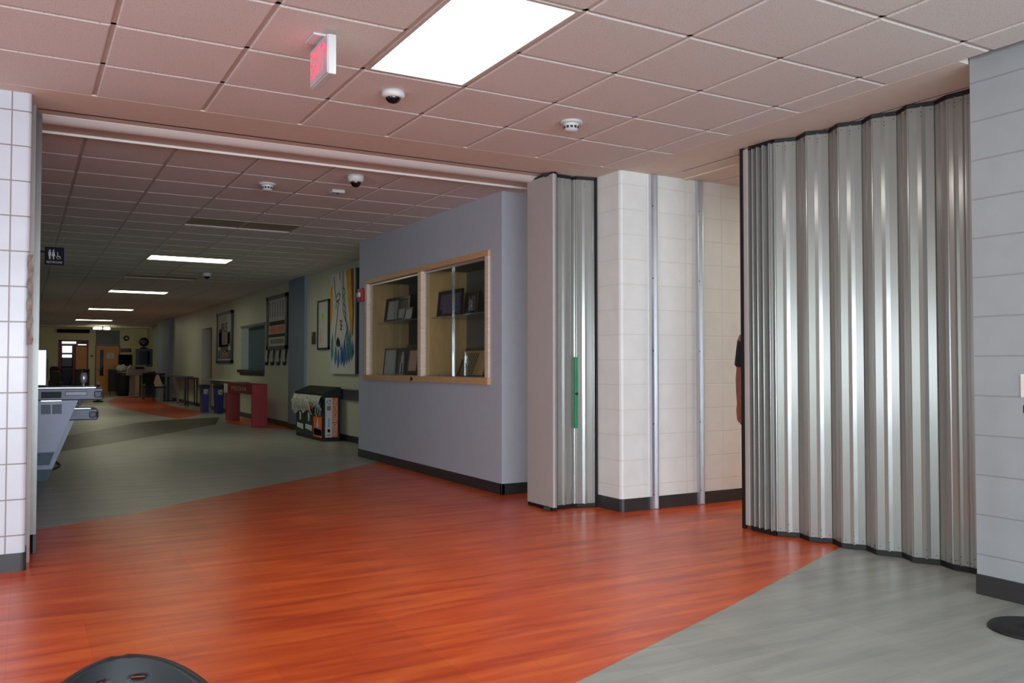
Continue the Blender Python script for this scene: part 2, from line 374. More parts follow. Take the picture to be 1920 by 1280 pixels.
# soffit and sliding-door header between foyer and corridor (runs along X)
b = B(); b.box(0.0, 4.19, 5.597, 6.03, CF, 2.99); struct(b.build('trim_1', 'plaster'))
b = B('plaster'); b.box(XL, 0.0, 5.597, 5.955, CF, 2.99); b.box(-.2, 0.0, 5.96, 6.15, CF, 2.99); b.box(0.0, .058, 6.03, 6.15, CF, 2.99); struct(b.build('trim_2'))
b = B(); b.box(0.06, 4.19, 6.03, 6.062, CF + .003, 2.99); struct(b.build('trim_3', 'slot'))
hd = B('plaster')
hd.box(0.06, 4.19, 6.062, 6.175, CF + .006, 2.99)
hd.box(0.06, 4.19, 6.385, 6.60, CF + .004, 2.99)
struct(hd.build('trim_4'))
rail = B('alum'); prof = [(6.175 + .21 * k / 10, CF + .004 - .03 * math.sin(PI * k / 10)) for k in range(11)]
rail.prism(prof + [(6.385, 2.9), (6.175, 2.9)], 0.06, 4.19, 'X', 'white_metal', False)
struct(rail.build('trim_5'))
b = B(); b.box(0.06, 4.19, 6.60, 6.615, CF - .012, 2.99); b.box(0.06, 4.19, 6.615, 6.66, CF + .012, 2.99); struct(b.build('trim_6', 'white_metal'))
# soffit + track over the right-hand opening (runs along Y)
b = B('plaster'); b.box(4.236, 4.665, 2.72, 5.605, CF - .001, 2.99); b.box(4.685, 4.86, 2.72, 5.605, CF - .001, 2.99)
b.box(4.90, 5.12, 2.72, 5.605, CF - .001, 2.99); struct(b.build('trim_7'))
b = B(); b.box(4.19, 4.236, 5.597, 5.608, CF - .001, 2.99); struct(b.build('trim_8', 'plaster'))
b = B(); b.box(4.665, 4.685, 2.72, 5.40, CF + .002, 2.99); b.box(4.665, 4.685, 5.40, 5.605, CF + .02, 2.99); struct(b.build('trim_9', 'slot'))
b = B(); b.box(4.86, 4.90, 2.72, 5.605, CF - .012, 2.99); struct(b.build('trim_10', 'plaster'))

# ------------------------------------------------------------------ SETTING: walls
def wall(name, boxes, m, z1=3.0):
    b = B()
    for x0, x1, y0, y1, *z in boxes: b.box(x0, x1, y0, y1, z[0] if z else 0, z[1] if z else z1)
    return struct(b.build(name, m))
def baseb(name, boxes, hgt=0.1):
    b = B()
    for x0, x1, y0, y1 in boxes: b.box(x0, x1, y0, y1, 0.0, hgt, None, 0.003)
    return struct(b.build(name, 'rubber'))
# glazed tile wall, left, rounded end block
prof = [(XL, 5.727), (0.004, 5.727)] + [(0.004 + .025 * math.sin(a), 5.752 - .025 * math.cos(a)) for a in (PI / 8, PI / 4, 3 * PI / 8, PI / 2)] + [(0.029, 5.95), (XL, 5.95)]
b = B(); b.prism(prof, 0, 2.99, 'Z'); struct(b.build('wall_left_front', 'glazed'))
b = B(); b.prism([(XL, 5.721), (0.006, 5.721)] + [(0.006 + .029 * math.sin(a), 5.75 - .029 * math.cos(a)) for a in (PI / 8, PI / 4, 3 * PI / 8, PI / 2)] + [(0.035, 5.94), (XL, 5.94)], 0, 0.104, 'Z'); struct(b.build('baseboard_left', 'rubber'))
# door jamb on the left: brown channel then polished plate then corridor wall
b = B('jamb'); b.box(-.15, 0.053, 5.955, 6.15, 0.0, 2.766, 'jamb'); struct(b.build('trim_11'))
b = B('jamb_gloss'); b.box(-.1, 0.088, 6.15, 6.9, 0.13, 2.766, 'jamb_gloss'); struct(b.build('trim_12'))
wall('wall_corridor_left', [(-.4, 0.07, 6.9, 40.6), (XL, -.41, 5.97, 6.2)], 'slate_paint')
baseb('baseboard_corridor_left', [(0.07, 0.094, 6.2, 9.0)], 0.125)
# foyer left and rear walls; the rear wall is glazed
wall('wall_foyer_left', [(XL - .2, XL, YB, -3.6), (XL - .2, XL, -3.6, 2.4, 0, .35), (XL - .2, XL, -3.6, 2.4, 2.15, 3), (XL - .2, XL, 2.4, 5.95)], 'beige_paint')
b = B()
for y in (-3.6, -1.62, .36, 2.36): b.box(XL - .12, XL - .05, y, y + .04, .35, 2.15)
b.box(XL - .12, XL - .05, -3.6, 2.4, .35, .39); b.box(XL - .12, XL - .05, -3.6, 2.4, 2.11, 2.15); struct(b.build('window_6', 'alum'))  # unseen left window, added to go with the extra side light
L = bpy.data.lights.new('window_daylight', 'AREA'); L.shape = 'RECTANGLE'; L.size = 6.0; L.size_y = 1.8; L.color = (0.82, 0.91, 1.0); L.energy = 180  # added light from the left, put in to brighten the blue wall
o = bpy.data.objects.new('window_daylight', L); COL.objects.link(o); o.location = (XL - .25, -.6, 1.25); o.rotation_euler = (PI / 2, 0, -PI / 2)
WZ0, WZ1 = 0.35, 2.15
wins = [(-4.6, -2.2), (-1.9, 0.5), (0.8, 3.9)]
bx = [(XL, XR, YB - .2, YB, 0, WZ0), (XL, XR, YB - .2, YB, WZ1, 3.0), (XL, wins[0][0], YB - .2, YB, WZ0, WZ1)]
for i, (a, c) in enumerate(wins): bx.append((c, wins[i + 1][0] if i + 1 < len(wins) else XR, YB - .2, YB, WZ0, WZ1))
wall('wall_rear', bx, 'beige_paint')
for i, (a, c) in enumerate(wins):
    b = B()
    for x in (a, (a + c) / 2 - .02, c - .04): b.box(x, x + .04, YB - .12, YB - .05, WZ0, WZ1)
    b.box(a, c, YB - .12, YB - .05, WZ0, WZ0 + .04); b.box(a, c, YB - .12, YB - .05, WZ1 - .04, WZ1)
    struct(b.build('window_%d' % (i + 1), 'alum'))
    L = bpy.data.lights.new('window_daylight', 'AREA'); L.shape = 'RECTANGLE'; L.size = c - a; L.size_y = WZ1 - WZ0; L.color = (0.78, 0.89, 1.0); L.energy = 105 * (c - a)
    o = bpy.data.objects.new('window_daylight', L); COL.objects.link(o); o.location = ((a + c) / 2, YB - .25, (WZ0 + WZ1) / 2); o.rotation_euler = (PI / 2, 0, 0)
# right foyer wall (painted block), returns at the sliding door
wall('wall_right', [(XR, XR + .25, YB - .2, 2.712)], 'cmu_grey')
wall('wall_side_near', [(XR + .25, 10, 2.5, 2.712)], 'cmu')
baseb('baseboard_right', [(XR - .006, XR + .2, YB, 2.716)], 0.104)
wall('wall_side_end', [(9.9, 10.1, 2.5, 6)], 'cmu')
# white block column + far wall of side corridor
prof = [(4.2, 5.634), (4.2075, 5.6165), (4.225, 5.609), (10, 5.609), (10, 6.9), (4.2, 6.9)]
b = B(); b.prism(prof, 0, 3.0, 'Z'); struct(b.build('wall_white_block', 'cmu'))
b = B(); b.prism([(4.194, 5.63), (4.2045, 5.6115), (4.225, 5.603), (9.9, 5.603), (9.9, 5.62), (4.25, 5.62), (4.22, 5.66), (4.22, 6.9), (4.194, 6.9)], 0, 0.104, 'Z'); struct(b.build('baseboard_white_block', 'rubber'))
# blue display wall with the case opening
BX, BY0, BY1 = 3.819, 6.905, 10.758
CY0, CY1, CZ0, CZ1 = 7.20, 10.43, 1.04, 2.225
b = B(); b.box(BX, BX + .03, BY0, CY0, 0, 3); b.box(BX, BX + .03, CY1, BY1, 0, 3); b.box(BX, BX + .03, CY0, CY1, 0, CZ0); b.box(BX, BX + .03, CY0, CY1, CZ1, 3)
b.box(BX + .03, 4.6, BY0, BY0 + .1, 0, 3); b.box(BX + .03, 4.6, BY1 - .1, BY1, 0, 3); b.box(4.45, 4.6, BY0, BY1, 0, 3)
struct(b.build('wall_blue', 'blue_paint'))
baseb('baseboard_blue', [(BX - .006, BX + .03, BY0 - .006, BY1 + .004), (BX - .006, 4.2, BY0 - .006, BY0 + .02), (BX, 4.42, BY1 - .02, BY1 + .006)])
# corridor right wall
WA, PX, WB = 4.42, 4.372, 4.45
wall('wall_corridor_right', [(WA, 4.9, BY1, 15.2)], 'beige_paint')
baseb('baseboard_corridor_right', [(WA - .006, WA + .02, BY1, 15.2)])
wall('wall_pilaster', [(PX, 4.9, 15.2, 16.25)], 'slate_paint')
baseb('baseboard_pilaster', [(PX - .006, PX + .02, 15.194, 16.25)])
SW = (18.42, 20.66, 1.09, 2.05); DR = (24.25, 25.75, 0, 2.22)
wall('wall_corridor_far_right', [(WB, 4.95, 16.25, SW[0]), (WB, 4.95, SW[0], SW[1], 0, SW[2]), (WB, 4.95, SW[0], SW[1], SW[3], 3), (WB, 4.95, SW[1], DR[0]), (WB, 4.95, DR[0], DR[1], DR[3], 3), (WB, 4.95, DR[1], 31.2)], 'beige_paint')
baseb('baseboard_far_right', [(WB - .006, WB + .02, 16.25, DR[0]), (WB - .006, WB + .02, DR[1], 31.2)])
wall('wall_pilaster_far', [(4.33, 4.95, 31.2, 34.2)], 'slate_paint')
wall('wall_corridor_end_right', [(4.72, 4.95, 34.2, 40.6)], 'beige_paint')
wall('wall_back', [(-.4, 1.30, 40.5, 40.7), (1.30, 2.42, 40.5, 40.7, 2.25, 3), (2.42, 2.70, 40.5, 40.7), (2.70, 3.62, 40.5, 40.7, 2.06, 3), (3.62, 5, 40.5, 40.7)], 'tan_paint')
b = B(); b.box(-.4, 5, 40.7, 40.8, 0, 3); struct(b.build('wall_beyond', 'brown_fab'))
b = B(); b.box(0.1, 4.7, 38.6, 38.9, 2.735, 2.99); struct(b.build('trim_13', 'tan_paint'))

# service window in the far right wall
b = B(); b.box(4.62, 4.66, 19.0, SW[1], SW[2], SW[3]); struct(b.build('window_4', 'shade_blue'))
b = B(); b.box(4.70, 4.95, SW[0], 19.0, SW[2], SW[3]); struct(b.build('window_5', 'grille_dark'))
b = B(); b.box(4.40, 4.80, SW[0] - .02, SW[1] + .22, 1.02, 1.09, None, .008); b.box(4.43, 4.455, SW[0], SW[1] + .05, .96, 1.02); struct(b.build('trim_14', 'black_frame'))
b = B(); b.box(4.44, 4.452, SW[0] - .05, SW[1] + .05, SW[3], SW[3] + .05); b.box(4.44, 4.452, SW[0] - .05, SW[0], SW[2], SW[3]); struct(b.build('trim_15', 'grey_panel'))
# recessed brown door
b = B('brown_door'); b.box(4.70, 4.75, DR[0], DR[1], 0, DR[3]); d1 = struct(b.build('door_1'))
b = B(); b.lathe((4.69, 24.4, 1.0), [(0, -.06), (.03, -.05), (.03, -.01), (.012, 0), (.012, .02)], 'X', 12); b.build('door_handle', 'chrome', d1)
# back wall door, panel over it and glazed entrance
dr = B('door_wood'); dr.box(2.72, 3.60, 40.46, 40.51, 0.01, 2.02)
door2 = struct(dr.build('door_2'))
b = B(); b.box(2.86, 3.00, 40.44, 40.47, 0.75, 1.85); b.build('vision_panel', 'dome', door2)
b = B(); b.box(3.12, 3.42, 40.44, 40.46, 1.48, 1.72); b.build('paper_notice', 'paper', door2)
b = B(); b.tube([(2.78, 40.40, 1.0), (2.90, 40.40, 1.0)], .015, 8); b.tube([(2.79, 40.46, 1.0), (2.79, 40.40, 1.0)], .012, 8); b.build('door_handle', 'chrome', door2)
b = B(); b.box(2.68, 2.72, 40.44, 40.52, 0, 2.06); b.box(3.60, 3.64, 40.44, 40.52, 0, 2.06); b.box(2.68, 3.64, 40.44, 40.52, 2.02, 2.06); b.build('door_frame', 'grey_panel', door2)
b = B(); b.box(2.70, 3.62, 40.47, 40.50, 2.08, 2.68); struct(b.build('trim_16', 'grey_panel'))
ent = B('red_paint'); ent.box(1.30, 1.42, 40.46, 40.52, 0, 2.25); ent.box(1.30, 2.42, 40.46, 40.52, 2.2, 2.25); ent.box(2.36, 2.42, 40.46, 40.52, 0, 2.25)
e3 = struct(ent.build('door_3'))
b = B(); b.box(1.44, 1.80, 40.49, 40.50, 1.72, 2.0); b.box(1.38, 1.95, 40.49, 40.50, 2.10, 2.19); b.box(1.44, 1.80, 40.49, 40.50, 1.52, 1.64); b.build('daylit_pane', 'window_light', e3)
b = B(); b.box(1.44, 1.80, 40.50, 40.51, 1.15, 1.72); b.build('lower_pane', 'photo_team', e3)
b = B(); b.box(1.84, 1.94, 40.48, 40.51, .1, 2.05); b.build('stile', 'red_paint', e3)
b = B(); b.box(1.95, 2.36, 40.49, 40.52, .1, 1.98); b.build('wood_leaf', 'door_wood', e3)
b = B(); b.box(2.02, 2.34, 40.49, 40.50, 2.04, 2.08); b.build('transom_light', 'window_light', e3)
d4 = B('door_wood'); d4.box(4.70, 4.72, 35.0, 36.6, 0, 2.1); struct(d4.build('door_4'))

# ------------------------------------------------------------------ ceiling fixtures
def troffer(cellr, z, label, lampm, group=None, n='ceiling_light'):
    x0, x1, y0, y1 = cellr
    t = thing(n, label, 'light', ((x0 + x1) / 2, (y0 + y1) / 2, z), group); g = .012; w = .022
    b = B('tee'); b.box(x0 + g, x1 - g, y0 + g, y0 + g + w, z, z + .03); b.box(x0 + g, x1 - g, y1 - g - w, y1 - g, z, z + .03)
    b.box(x0 + g, x0 + g + w, y0 + g + w, y1 - g - w, z, z + .03); b.box(x1 - g - w, x1 - g, y0 + g + w, y1 - g - w, z, z + .03)
    b.build('frame', None, t)
    b = B(); b.box(x0 + g + w, x1 - g - w, y0 + g + w, y1 - g - w, z + .006, z + .02); b.build('diffuser', lampm, t)
    return t
troffer(foyer_lights[0], CF, 'large bright rectangular ceiling light nearest the camera, beside the exit sign', 'lamp')
for c, l in zip(clights, ['nearest lit ceiling light of the dim corridor, beyond the dark ceiling grille', 'second lit ceiling light down the corridor', 'third lit ceiling light down the corridor', 'farthest ceiling light of the corridor before the back wall']):
    troffer(c, C2, l, 'lamp_far', 'lit corridor ceiling lights')
for c, l in zip(cgrilles, ['unlit dull olive ceiling panel in front of the nearest corridor light', 'unlit dark ceiling panel beyond the nearest corridor light']):
    x0, x1, y0, y1 = c
    t = thing('ceiling_panel', l, 'ceiling panel', ((x0 + x1) / 2, (y0 + y1) / 2, C2), 'unlit corridor ceiling panels')
    b = B('olive_lens'); b.box(x0 + .014, x1 - .014, y0 + .014, y1 - .014, C2 + .012, C2 + .02); b.build('grille', None, t)
    b = B('tee'); b.box(x0 + .012, x1 - .012, y0 + .012, y0 + .03, C2, C2 + .012); b.box(x0 + .012, x1 - .012, y1 - .03, y1 - .012, C2, C2 + .012); b.build('frame', None, t)

def smoke(x, y, z, label):
    t = thing('smoke_detector', label, 'smoke detector', (x, y, z), 'ceiling smoke detectors')
    b = B(); b.lathe((x, y, z), [(0, 0), (.075, 0), (.075, -.012), (.06, -.018), (0, -.018)], 'Z', 32); b.build('base_plate', 'white', t)
    b = B(); b.lathe((x, y, z - .018), [(.052, 0), (.052, -.012), (.046, -.034), (.034, -.046), (0, -.048)], 'Z', 32); hd_ = b.build('sensor_head', 'white', t)
    b = B()
    for k in range(12):
        a = 2 * PI * k / 12; c, s_ = math.cos(a), math.sin(a); p = []
        for da, r, zz in ((-.17, .0505, -.034), (.17, .0505, -.034), (.17, .0475, -.050), (-.17, .0475, -.050)):
            p.append((x + (r + .0015) * math.cos(a + da), y + (r + .0015) * math.sin(a + da), z + zz))
        b.poly(p)
    b.build('vents', 'grille_dark', hd_)
    return t
smoke(3.087, 4.649, CF, 'round white smoke detector on the foyer ceiling above the folded door')
smoke(1.861, 7.653, C2, 'round white smoke detector on the corridor ceiling left of the dome camera')
def domecam(x, y, z, label, r=.062, drop=0, mm='white'):
    t = thing('dome_camera', label, 'security camera', (x, y, z), 'ceiling dome cameras')
    b = B(); b.lathe((x, y, z), [(0, 0), (r, 0), (r, -.022), (r * .9, -.034 - drop), (r * .72, -.038 - drop), (0, -.038 - drop)], 'Z', 32); b.build('housing', mm, t)
    rr = r * .64; b = B(); b.lathe((x, y, z - .036 - drop), [(rr * math.cos(a), -rr * math.sin(a) * (.75 if not drop else 1.0)) for a in [PI / 2 * k / 8 for k in range(9)]], 'Z', 28); b.build('smoked_dome', 'dome', t)
    return t
domecam(1.849, 4.648, CF, 'white dome camera on the foyer ceiling below the bright light', .068)
domecam(2.434, 6.959, C2, 'dome camera with hanging black ball just inside the corridor', .07, .02)
domecam(2.774, 15.63, C2, 'small dark dome camera far down the corridor past the first corridor light', .075, .02)
t = thing('ceiling_sensor', 'small white rectangular box on the corridor ceiling beside the dome camera', 'sensor', (2.494, 7.641, C2))
b = B(); b.box(2.434, 2.554, 7.59, 7.69, C2 - .028, C2, None, .006); b.build('housing', 'white', t)
b = B(); b.lathe((2.50, 7.64, C2 - .028), [(.012, 0), (.012, -.004), (0, -.006)], 'Z', 12); b.build('indicator', 'grille_dark', t)

# exit sign
EX0, EX1, EY0, EY1, EZ0, EZ1 = 1.228, 1.272, 3.92, 4.20, 2.556, 2.745
ex = thing('exit_sign', 'lit red EXIT sign with white housing hanging from the foyer ceiling', 'exit sign', ((EX0 + EX1) / 2, 4.06, CF))
b = B(); b.box(EX0 + .006, EX1, EY0, EY1, EZ0, EZ1, None, .004); b.build('housing', 'white', ex)
b = B(); b.box(EX0, EX0 + .006, EY0 + .004, EY1 - .004, EZ0 + .004, EZ1 - .004); face = b.build('face', 'exit_face', ex)
b = B(); b.box(EX0 - .045, EX1 + .01, 3.99, 4.13, CF - .012, CF, None, .004); b.box(EX0 + .01, EX1 - .01, 4.0, 4.12, EZ1 - .002, CF - .01); b.build('canopy', 'white', ex)
text('letters', 'EXIT', .150, 'exit_red', face, (EX0 - .001, 4.082, (EZ0 + EZ1) / 2), (0, -.60, 0), (0, 0, 1.2), .001, spacing=1.22)
b = B(); yy = EY0 + .022; zz = (EZ0 + EZ1) / 2 + .02
b.poly([(EX0 - .002, yy + .016, zz + .03), (EX0 - .002, yy + .006, zz + .03), (EX0 - .002, yy - .008, zz), (EX0 - .002, yy + .006, zz - .03), (EX0 - .002, yy + .016, zz - .03), (EX0 - .002, yy + .004, zz)]); b.build('arrow', 'exit_red', face)

for a, c, lab in ((175, 191.5, 'left one of two short bright lights hanging at the corridor end'), (194, 207, 'right one of two short bright lights hanging at the corridor end')):
    xa, xb = at(a, 615, 'Y', 37.9).x, at(c, 615, 'Y', 37.9).x; zc = at(190, 615.5, 'Y', 37.9).z
    t = thing('pendant_light', lab, 'light', ((xa + xb) / 2, 38.0, C2), 'short lights at the corridor end')
    b = B(); b.box(xa, xb, 37.9, 38.1, zc - .04, zc + .04, None, .03); b.build('lamp_tube', 'lamp_far', t)
    b = B(); b.box(xa + .02, xb - .02, 37.93, 38.07, zc + .04, C2); b.build('housing', 'white', t)
# restroom sign projecting from the left corridor wall
RY = 9.5; p0 = at(84, 462, 'Y', RY); p1 = at(120, 497, 'Y', RY)
rs = thing('restroom_sign', 'small navy restroom sign with white figures projecting from the left corridor wall', 'sign', (p0.x, RY, p1.z))
b = B(); b.box(p0.x, p1.x, RY, RY + .02, p1.z, p0.z, None, .003); b.box(0.07, p0.x, RY + .004, RY + .016, p0.z - .06, p0.z - .04); pl = b.build('plate', 'navy', rs)
w = p1.x - p0.x; hh = p0.z - p1.z
def RP(u, v): return (p0.x + u * w, RY - .002, p1.z + v * hh)
b = B()
for u, dress in ((.26, 0), (.45, 1)):
    b.add([RP(u + .045 * math.cos(a), .80 + .05 * math.sin(a)) for a in [2 * PI * k / 12 for k in range(12)]], [tuple(range(12))])
    if dress: b.poly([RP(u - .05, .73), RP(u + .05, .73), RP(u + .09, .48), RP(u + .035, .48), RP(u + .03, .30), RP(u - .03, .30), RP(u - .035, .48), RP(u - .09, .48)])
    else: b.poly([RP(u - .07, .73), RP(u + .07, .73), RP(u + .07, .50), RP(u + .045, .50), RP(u + .035, .30), RP(u - .035, .30), RP(u - .045, .50), RP(u - .07, .50)])
b.add([RP(.66 + .03 * math.cos(a), .68 + .035 * math.sin(a)) for a in [2 * PI * k / 10 for k in range(10)]], [tuple(range(10))])
b.poly([RP(.645, .64), RP(.68, .64), RP(.69, .50), RP(.78, .50), RP(.84, .36), RP(.81, .34), RP(.75, .46), RP(.65, .46)])
ring = [2 * PI * k / 20 for k in range(4, 18)]
b.add([RP(.70 + .10 * math.cos(a), .42 + .10 * math.sin(a)) for a in ring] + [RP(.70 + .075 * math.cos(a), .42 + .075 * math.sin(a)) for a in ring], [(k, k + 1, 14 + k + 1, 14 + k) for k in range(13)])
b.build('figures', 'white', pl)
text('lettering', 'RESTROOMS', .030, 'white', pl, RP(.5, .13), (.8, 0, 0), (0, 0, 1), .001)

# ------------------------------------------------------------------ accordion doors
ZB, ZT = 0.03, 2.742
def panel(p, q, parent, crease=.008, rivets=True, out=(-1, -1), m='skin_panel', hem=True):
    """one vertical steel panel between two fold lines, hemmed edges, shallow centre flutes and rivets"""
    p, q = Vector(p), Vector(q); d = q - p; L = d.length; d.normalize(); n = Vector((d.y, -d.x))
    if n.dot(Vector(out)) < 0: n = -n
    pr = [(0, -.004), (.006, .002), (.18, .001), (.34, 0), (.42, crease * .5), (.5, crease), (.58, crease * .5), (.66, 0), (.82, .001), (1 - .006 / L if L > .02 else .9, .002), (1, -.004)]
    line = []
    for k, (t, o_) in enumerate(pr):
        tt = t if t > 0.01 or t == 0 else t / L * 1
        w_ = p + d * (tt * L) + n * o_; line.append((w_.x, w_.y))
    b = B(m); back = [(x - n.x * .006, y - n.y * .006) for x, y in line]
    b.prism(line + back[::-1], ZB, ZT, 'Z', m)
    if rivets and L > .07:
        for z in (ZB + .025, ZT - .025):
            for t, dz in ((.14, 0), (.5, -.012), (.5, .03 if z < 1 else -.035), (.86, 0)):
                c = p + d * (t * L) + n * (.0025 + (crease if t == .5 else 0)); u = Vector((d.x, d.y, 0)) * .0035; v = Vector((0, 0, .0035))
                c3 = Vector((c.x, c.y, z + dz))
                b.poly([c3 + u * math.cos(a) + v * math.sin(a) for a in [2 * PI * k / 6 for k in range(6)]], 'black')
    return b.build('panel', None, parent)
def gasket(line, z0, z1, parent, name, off=.012, out=(-1, -1), th=.022):
    b = B('black'); V = [Vector(p) for p in line]; f = []; r = []
    for i, p in enumerate(V):
        d = (V[min(i + 1, len(V) - 1)] - V[max(i - 1, 0)]).normalized(); n = Vector((d.y, -d.x)); n = n if n.dot(Vector(out)) > 0 else -n
        f.append(p + n * off); r.append(p - n * th)
    b.prism([p[:] for p in f] + [p[:] for p in r[::-1]], z0, z1, 'Z', 'black'); return b.build(name, None, parent)

# right-hand door, mostly drawn across
A2 = [(4.56, 4.30), (4.652, 4.185), (4.60, 4.055), (4.69, 3.94), (4.622, 3.81), (4.705, 3.69), (4.645, 3.57), (4.722, 3.445), (4.655, 3.325), (4.735, 3.20), (4.69, 3.09), (4.705, 3.0), (4.70, 2.93), (4.76, 2.80)]
t = thing('accordion_door', 'wide silver metal accordion door drawn across the right-hand opening, next to the grey block wall', 'folding door', (4.75, 3.7, 0), 'metal accordion doors')
for i in range(len(A2) - 1): panel(A2[i], A2[i + 1], t, .007 if i % 2 == 0 else .004, True, (-1, -.3))
A2b = [(5.04 - (x - 4.56) * .9, y + .07) for x, y in A2]
for i in range(len(A2b) - 1): panel(A2b[i], A2b[i + 1], t, .006, False, (1, 0))
gasket(A2, ZT - .004, CF - .003, t, 'top_gasket', .006, (-1, -.3), .03); gasket(A2, .004, ZB + .004, t, 'bottom_gasket', .006, (-1, -.3), .03)
gasket(A2b, ZT - .004, CF - .003, t, 'top_gasket', .006, (1, 0), .03); gasket(A2b, .004, ZB + .004, t, 'bottom_gasket', .006, (1, 0), .03)
st = [(4.556, 4.548), (4.66, 4.535), (4.552, 4.50), (4.67, 4.478), (4.548, 4.452), (4.67, 4.425), (4.545, 4.395), (4.67, 4.362), (4.545, 4.335), (4.62, 4.31), (4.56, 4.30)]
for i in range(len(st) - 1):
    pn = panel(st[i], st[i + 1], t, .001, False, (0, -1) if i % 2 else (0, 1)); pn.name = 'folded_panel'
gasket([(4.56, 4.54), (4.56, 4.31)], ZT - .004, CF - .003, t, 'top_gasket', .01, (-1, 0), .2); gasket([(4.56, 4.54), (4.56, 4.31)], .004, ZB + .004, t, 'bottom_gasket', .01, (-1, 0), .2)
b = B('post_grey'); b.box(4.555, 5.03, 4.556, 4.60, ZB, ZT + .01, None, .004); b.build('lead_post', None, t)
b = B('black'); b.box(4.548, 4.575, 4.60, 4.626, .004, CF - .003); b.box(5.01, 5.035, 4.60, 4.626, .004, CF - .003); b.box(4.60, 4.98, 4.60, 4.606, .03, CF - .03); b.build('lead_gasket', None, t)
# left-hand door, folded against the white block column
A1 = [(3.775, 5.925), (3.835, 5.985), (3.965, 5.99), (3.995, 6.02), (4.02, 5.975), (4.155, 5.945), (4.178, 5.94)]
t1 = thing('accordion_door', 'silver metal accordion door folded up tight against the white block column', 'folding door', (3.97, 6.1, 0), 'metal accordion doors')
for i in range(len(A1) - 1): panel(A1[i], A1[i + 1], t1, .006, True, (0, -1))
A1b = [(3.775, 6.29), (3.84, 6.25), (3.96, 6.28), (4.02, 6.24), (4.16, 6.28), (4.178, 6.27)]
for i in range(len(A1b) - 1): panel(A1b[i], A1b[i + 1], t1, .004, False, (0, 1))
gasket(A1, ZT - .004, CF - .003, t1, 'top_gasket', .008, (0, -1), .1); gasket(A1, .004, ZB + .004, t1, 'bottom_gasket', .004, (0, -1), .1)
b = B('post_grey'); b.box(3.74, 3.762, 5.905, 6.315, ZB, ZT + .006, None, .003); b.build('lead_post', None, t1)
b = B('alum'); b.box(3.762, 3.775, 5.903, 5.912, ZB, ZT); b.build('edge_strip', None, t1)
b = B('black'); b.box(3.762, 3.785, 5.912, 5.93, .004, CF - .003); b.box(3.745, 3.775, 5.93, 6.31, ZT - .01, CF - .002); b.box(3.745, 3.775, 5.92, 6.31, .003, ZB + .005); b.box(3.762, 3.785, 6.29, 6.31, .02, CF - .01)
b.box(4.178, 4.196, 5.925, 5.95, .004, CF - .003); b.build('lead_gasket', None, t1)
b = B('green'); b.box(3.992, 4.016, 5.955, 5.985, .66, 1.25, None, .003); hnd = b.build('handle_strip', None, t1)
b = B('black'); b.lathe((4.0, 5.955, .945), [(0, -.016), (.01, -.014), (.01, 0)], 'Y', 12); b.build('latch_knob', None, hnd)

# metal strike channels on the white block wall
for x0, x1, lab in ((4.49, 4.557, 'wide grey metal channel standing up the white block wall, nearer the corner'), (4.995, 5.055, 'narrower grey metal channel up the white block wall, beside the accordion door opening')):
    t = thing('strike_channel', lab, 'door channel', ((x0 + x1) / 2, 5.6, 0), 'door channels on the white wall')
    b = B(); b.prism([(x0, 5.609), (x0, 5.575), (x0 + .008, 5.575), (x0 + .008, 5.597), (x1 - .008, 5.597), (x1 - .008, 5.575), (x1, 5.575), (x1, 5.609)], .004, CF - .004, 'Z'); b.build('channel', 'alum', t)
    for z in (.12, .7, 1.3, 1.9, 2.5):
        b = B(); b.lathe(((x0 + x1) / 2, 5.597, z), [(0, -.004), (.005, -.003), (.006, 0)], 'Y', 10); b.build('screw', 'grille_dark', t)

# ------------------------------------------------------------------ display case
dc = thing('display_case', 'wood-framed glass display case built into the blue wall', 'display case', (BX, 8.8, 1.0))
fx0, fx1 = BX - .022, BX + .05
b = B('wood'); b.box(fx0, fx1, 7.135, 10.50, 2.215, 2.272, 'wood', .003); b.box(fx0 - .012, fx1, 7.125, 10.51, 1.0, 1.062, 'wood', .003)
b.box(fx0, fx1, 7.135, 7.205, 1.062, 2.215, 'wood_white', .003); b.box(fx0, fx1, 10.42, 10.50, 1.062, 2.215, 'wood_white', .003); b.box(fx0 + .002, fx1, 8.71, 8.80, 1.062, 2.215, 'wood_white', .003)
b.build('frame', None, dc)
b = B('maple_panel'); b.box(fx1, 4.38, 7.19, 7.20, 1.03, 2.24); b.box(fx1, 4.38, 10.43, 10.44, 1.03, 2.24); b.box(fx1, 4.38, 8.745, 8.765, 1.03, 2.24); b.box(fx1, 4.38, 7.2, 10.43, 1.03, 1.045); b.box(fx1, 4.38, 7.2, 10.43, 2.235, 2.25, 'case_grey'); b.build('cabinet_sides', None, dc)
b = B('case_back'); b.box(4.38, 4.40, 8.765, 10.43, 1.04, 2.24, 'case_back'); b.box(4.38, 4.40, 7.2, 8.745, 1.04, 2.24, 'case_grey'); b.build('backing', None, dc)
for y in (7.55, 8.1, 9.1, 9.6, 10.1):
    b = B(); b.box(4.368, 4.38, y - .007, y + .007, 1.05, 2.2); b.build('shelf_standard', 'alum', dc)
for y0, y1, z in ((8.80, 10.38, 1.722), (7.24, 8.72, 1.708)):
    b = B(); b.box(3.93, 4.36, y0, y1, z - .008, z); b.build('glass_shelf', 'inox', dc)
for y0, y1, x in ((9.45, 10.42, 3.84), (8.80, 9.62, 3.852), (7.205, 8.0, 3.84), (7.86, 8.71, 3.852)):
    b = B(); b.box(x, x + .005, y0, y1, 1.064, 2.213); b.build('sliding_glass', 'glassmat', dc)
b = B(); b.box(3.838, 3.856, 7.991, 8.0, 1.066, 2.213); b.build('glass_edge_strip', 'chrome', dc)
b = B(); b.box(3.838, 3.856, 9.608, 9.62, 1.066, 2.213); b.build('glass_edge_strip', 'glassmat', dc)
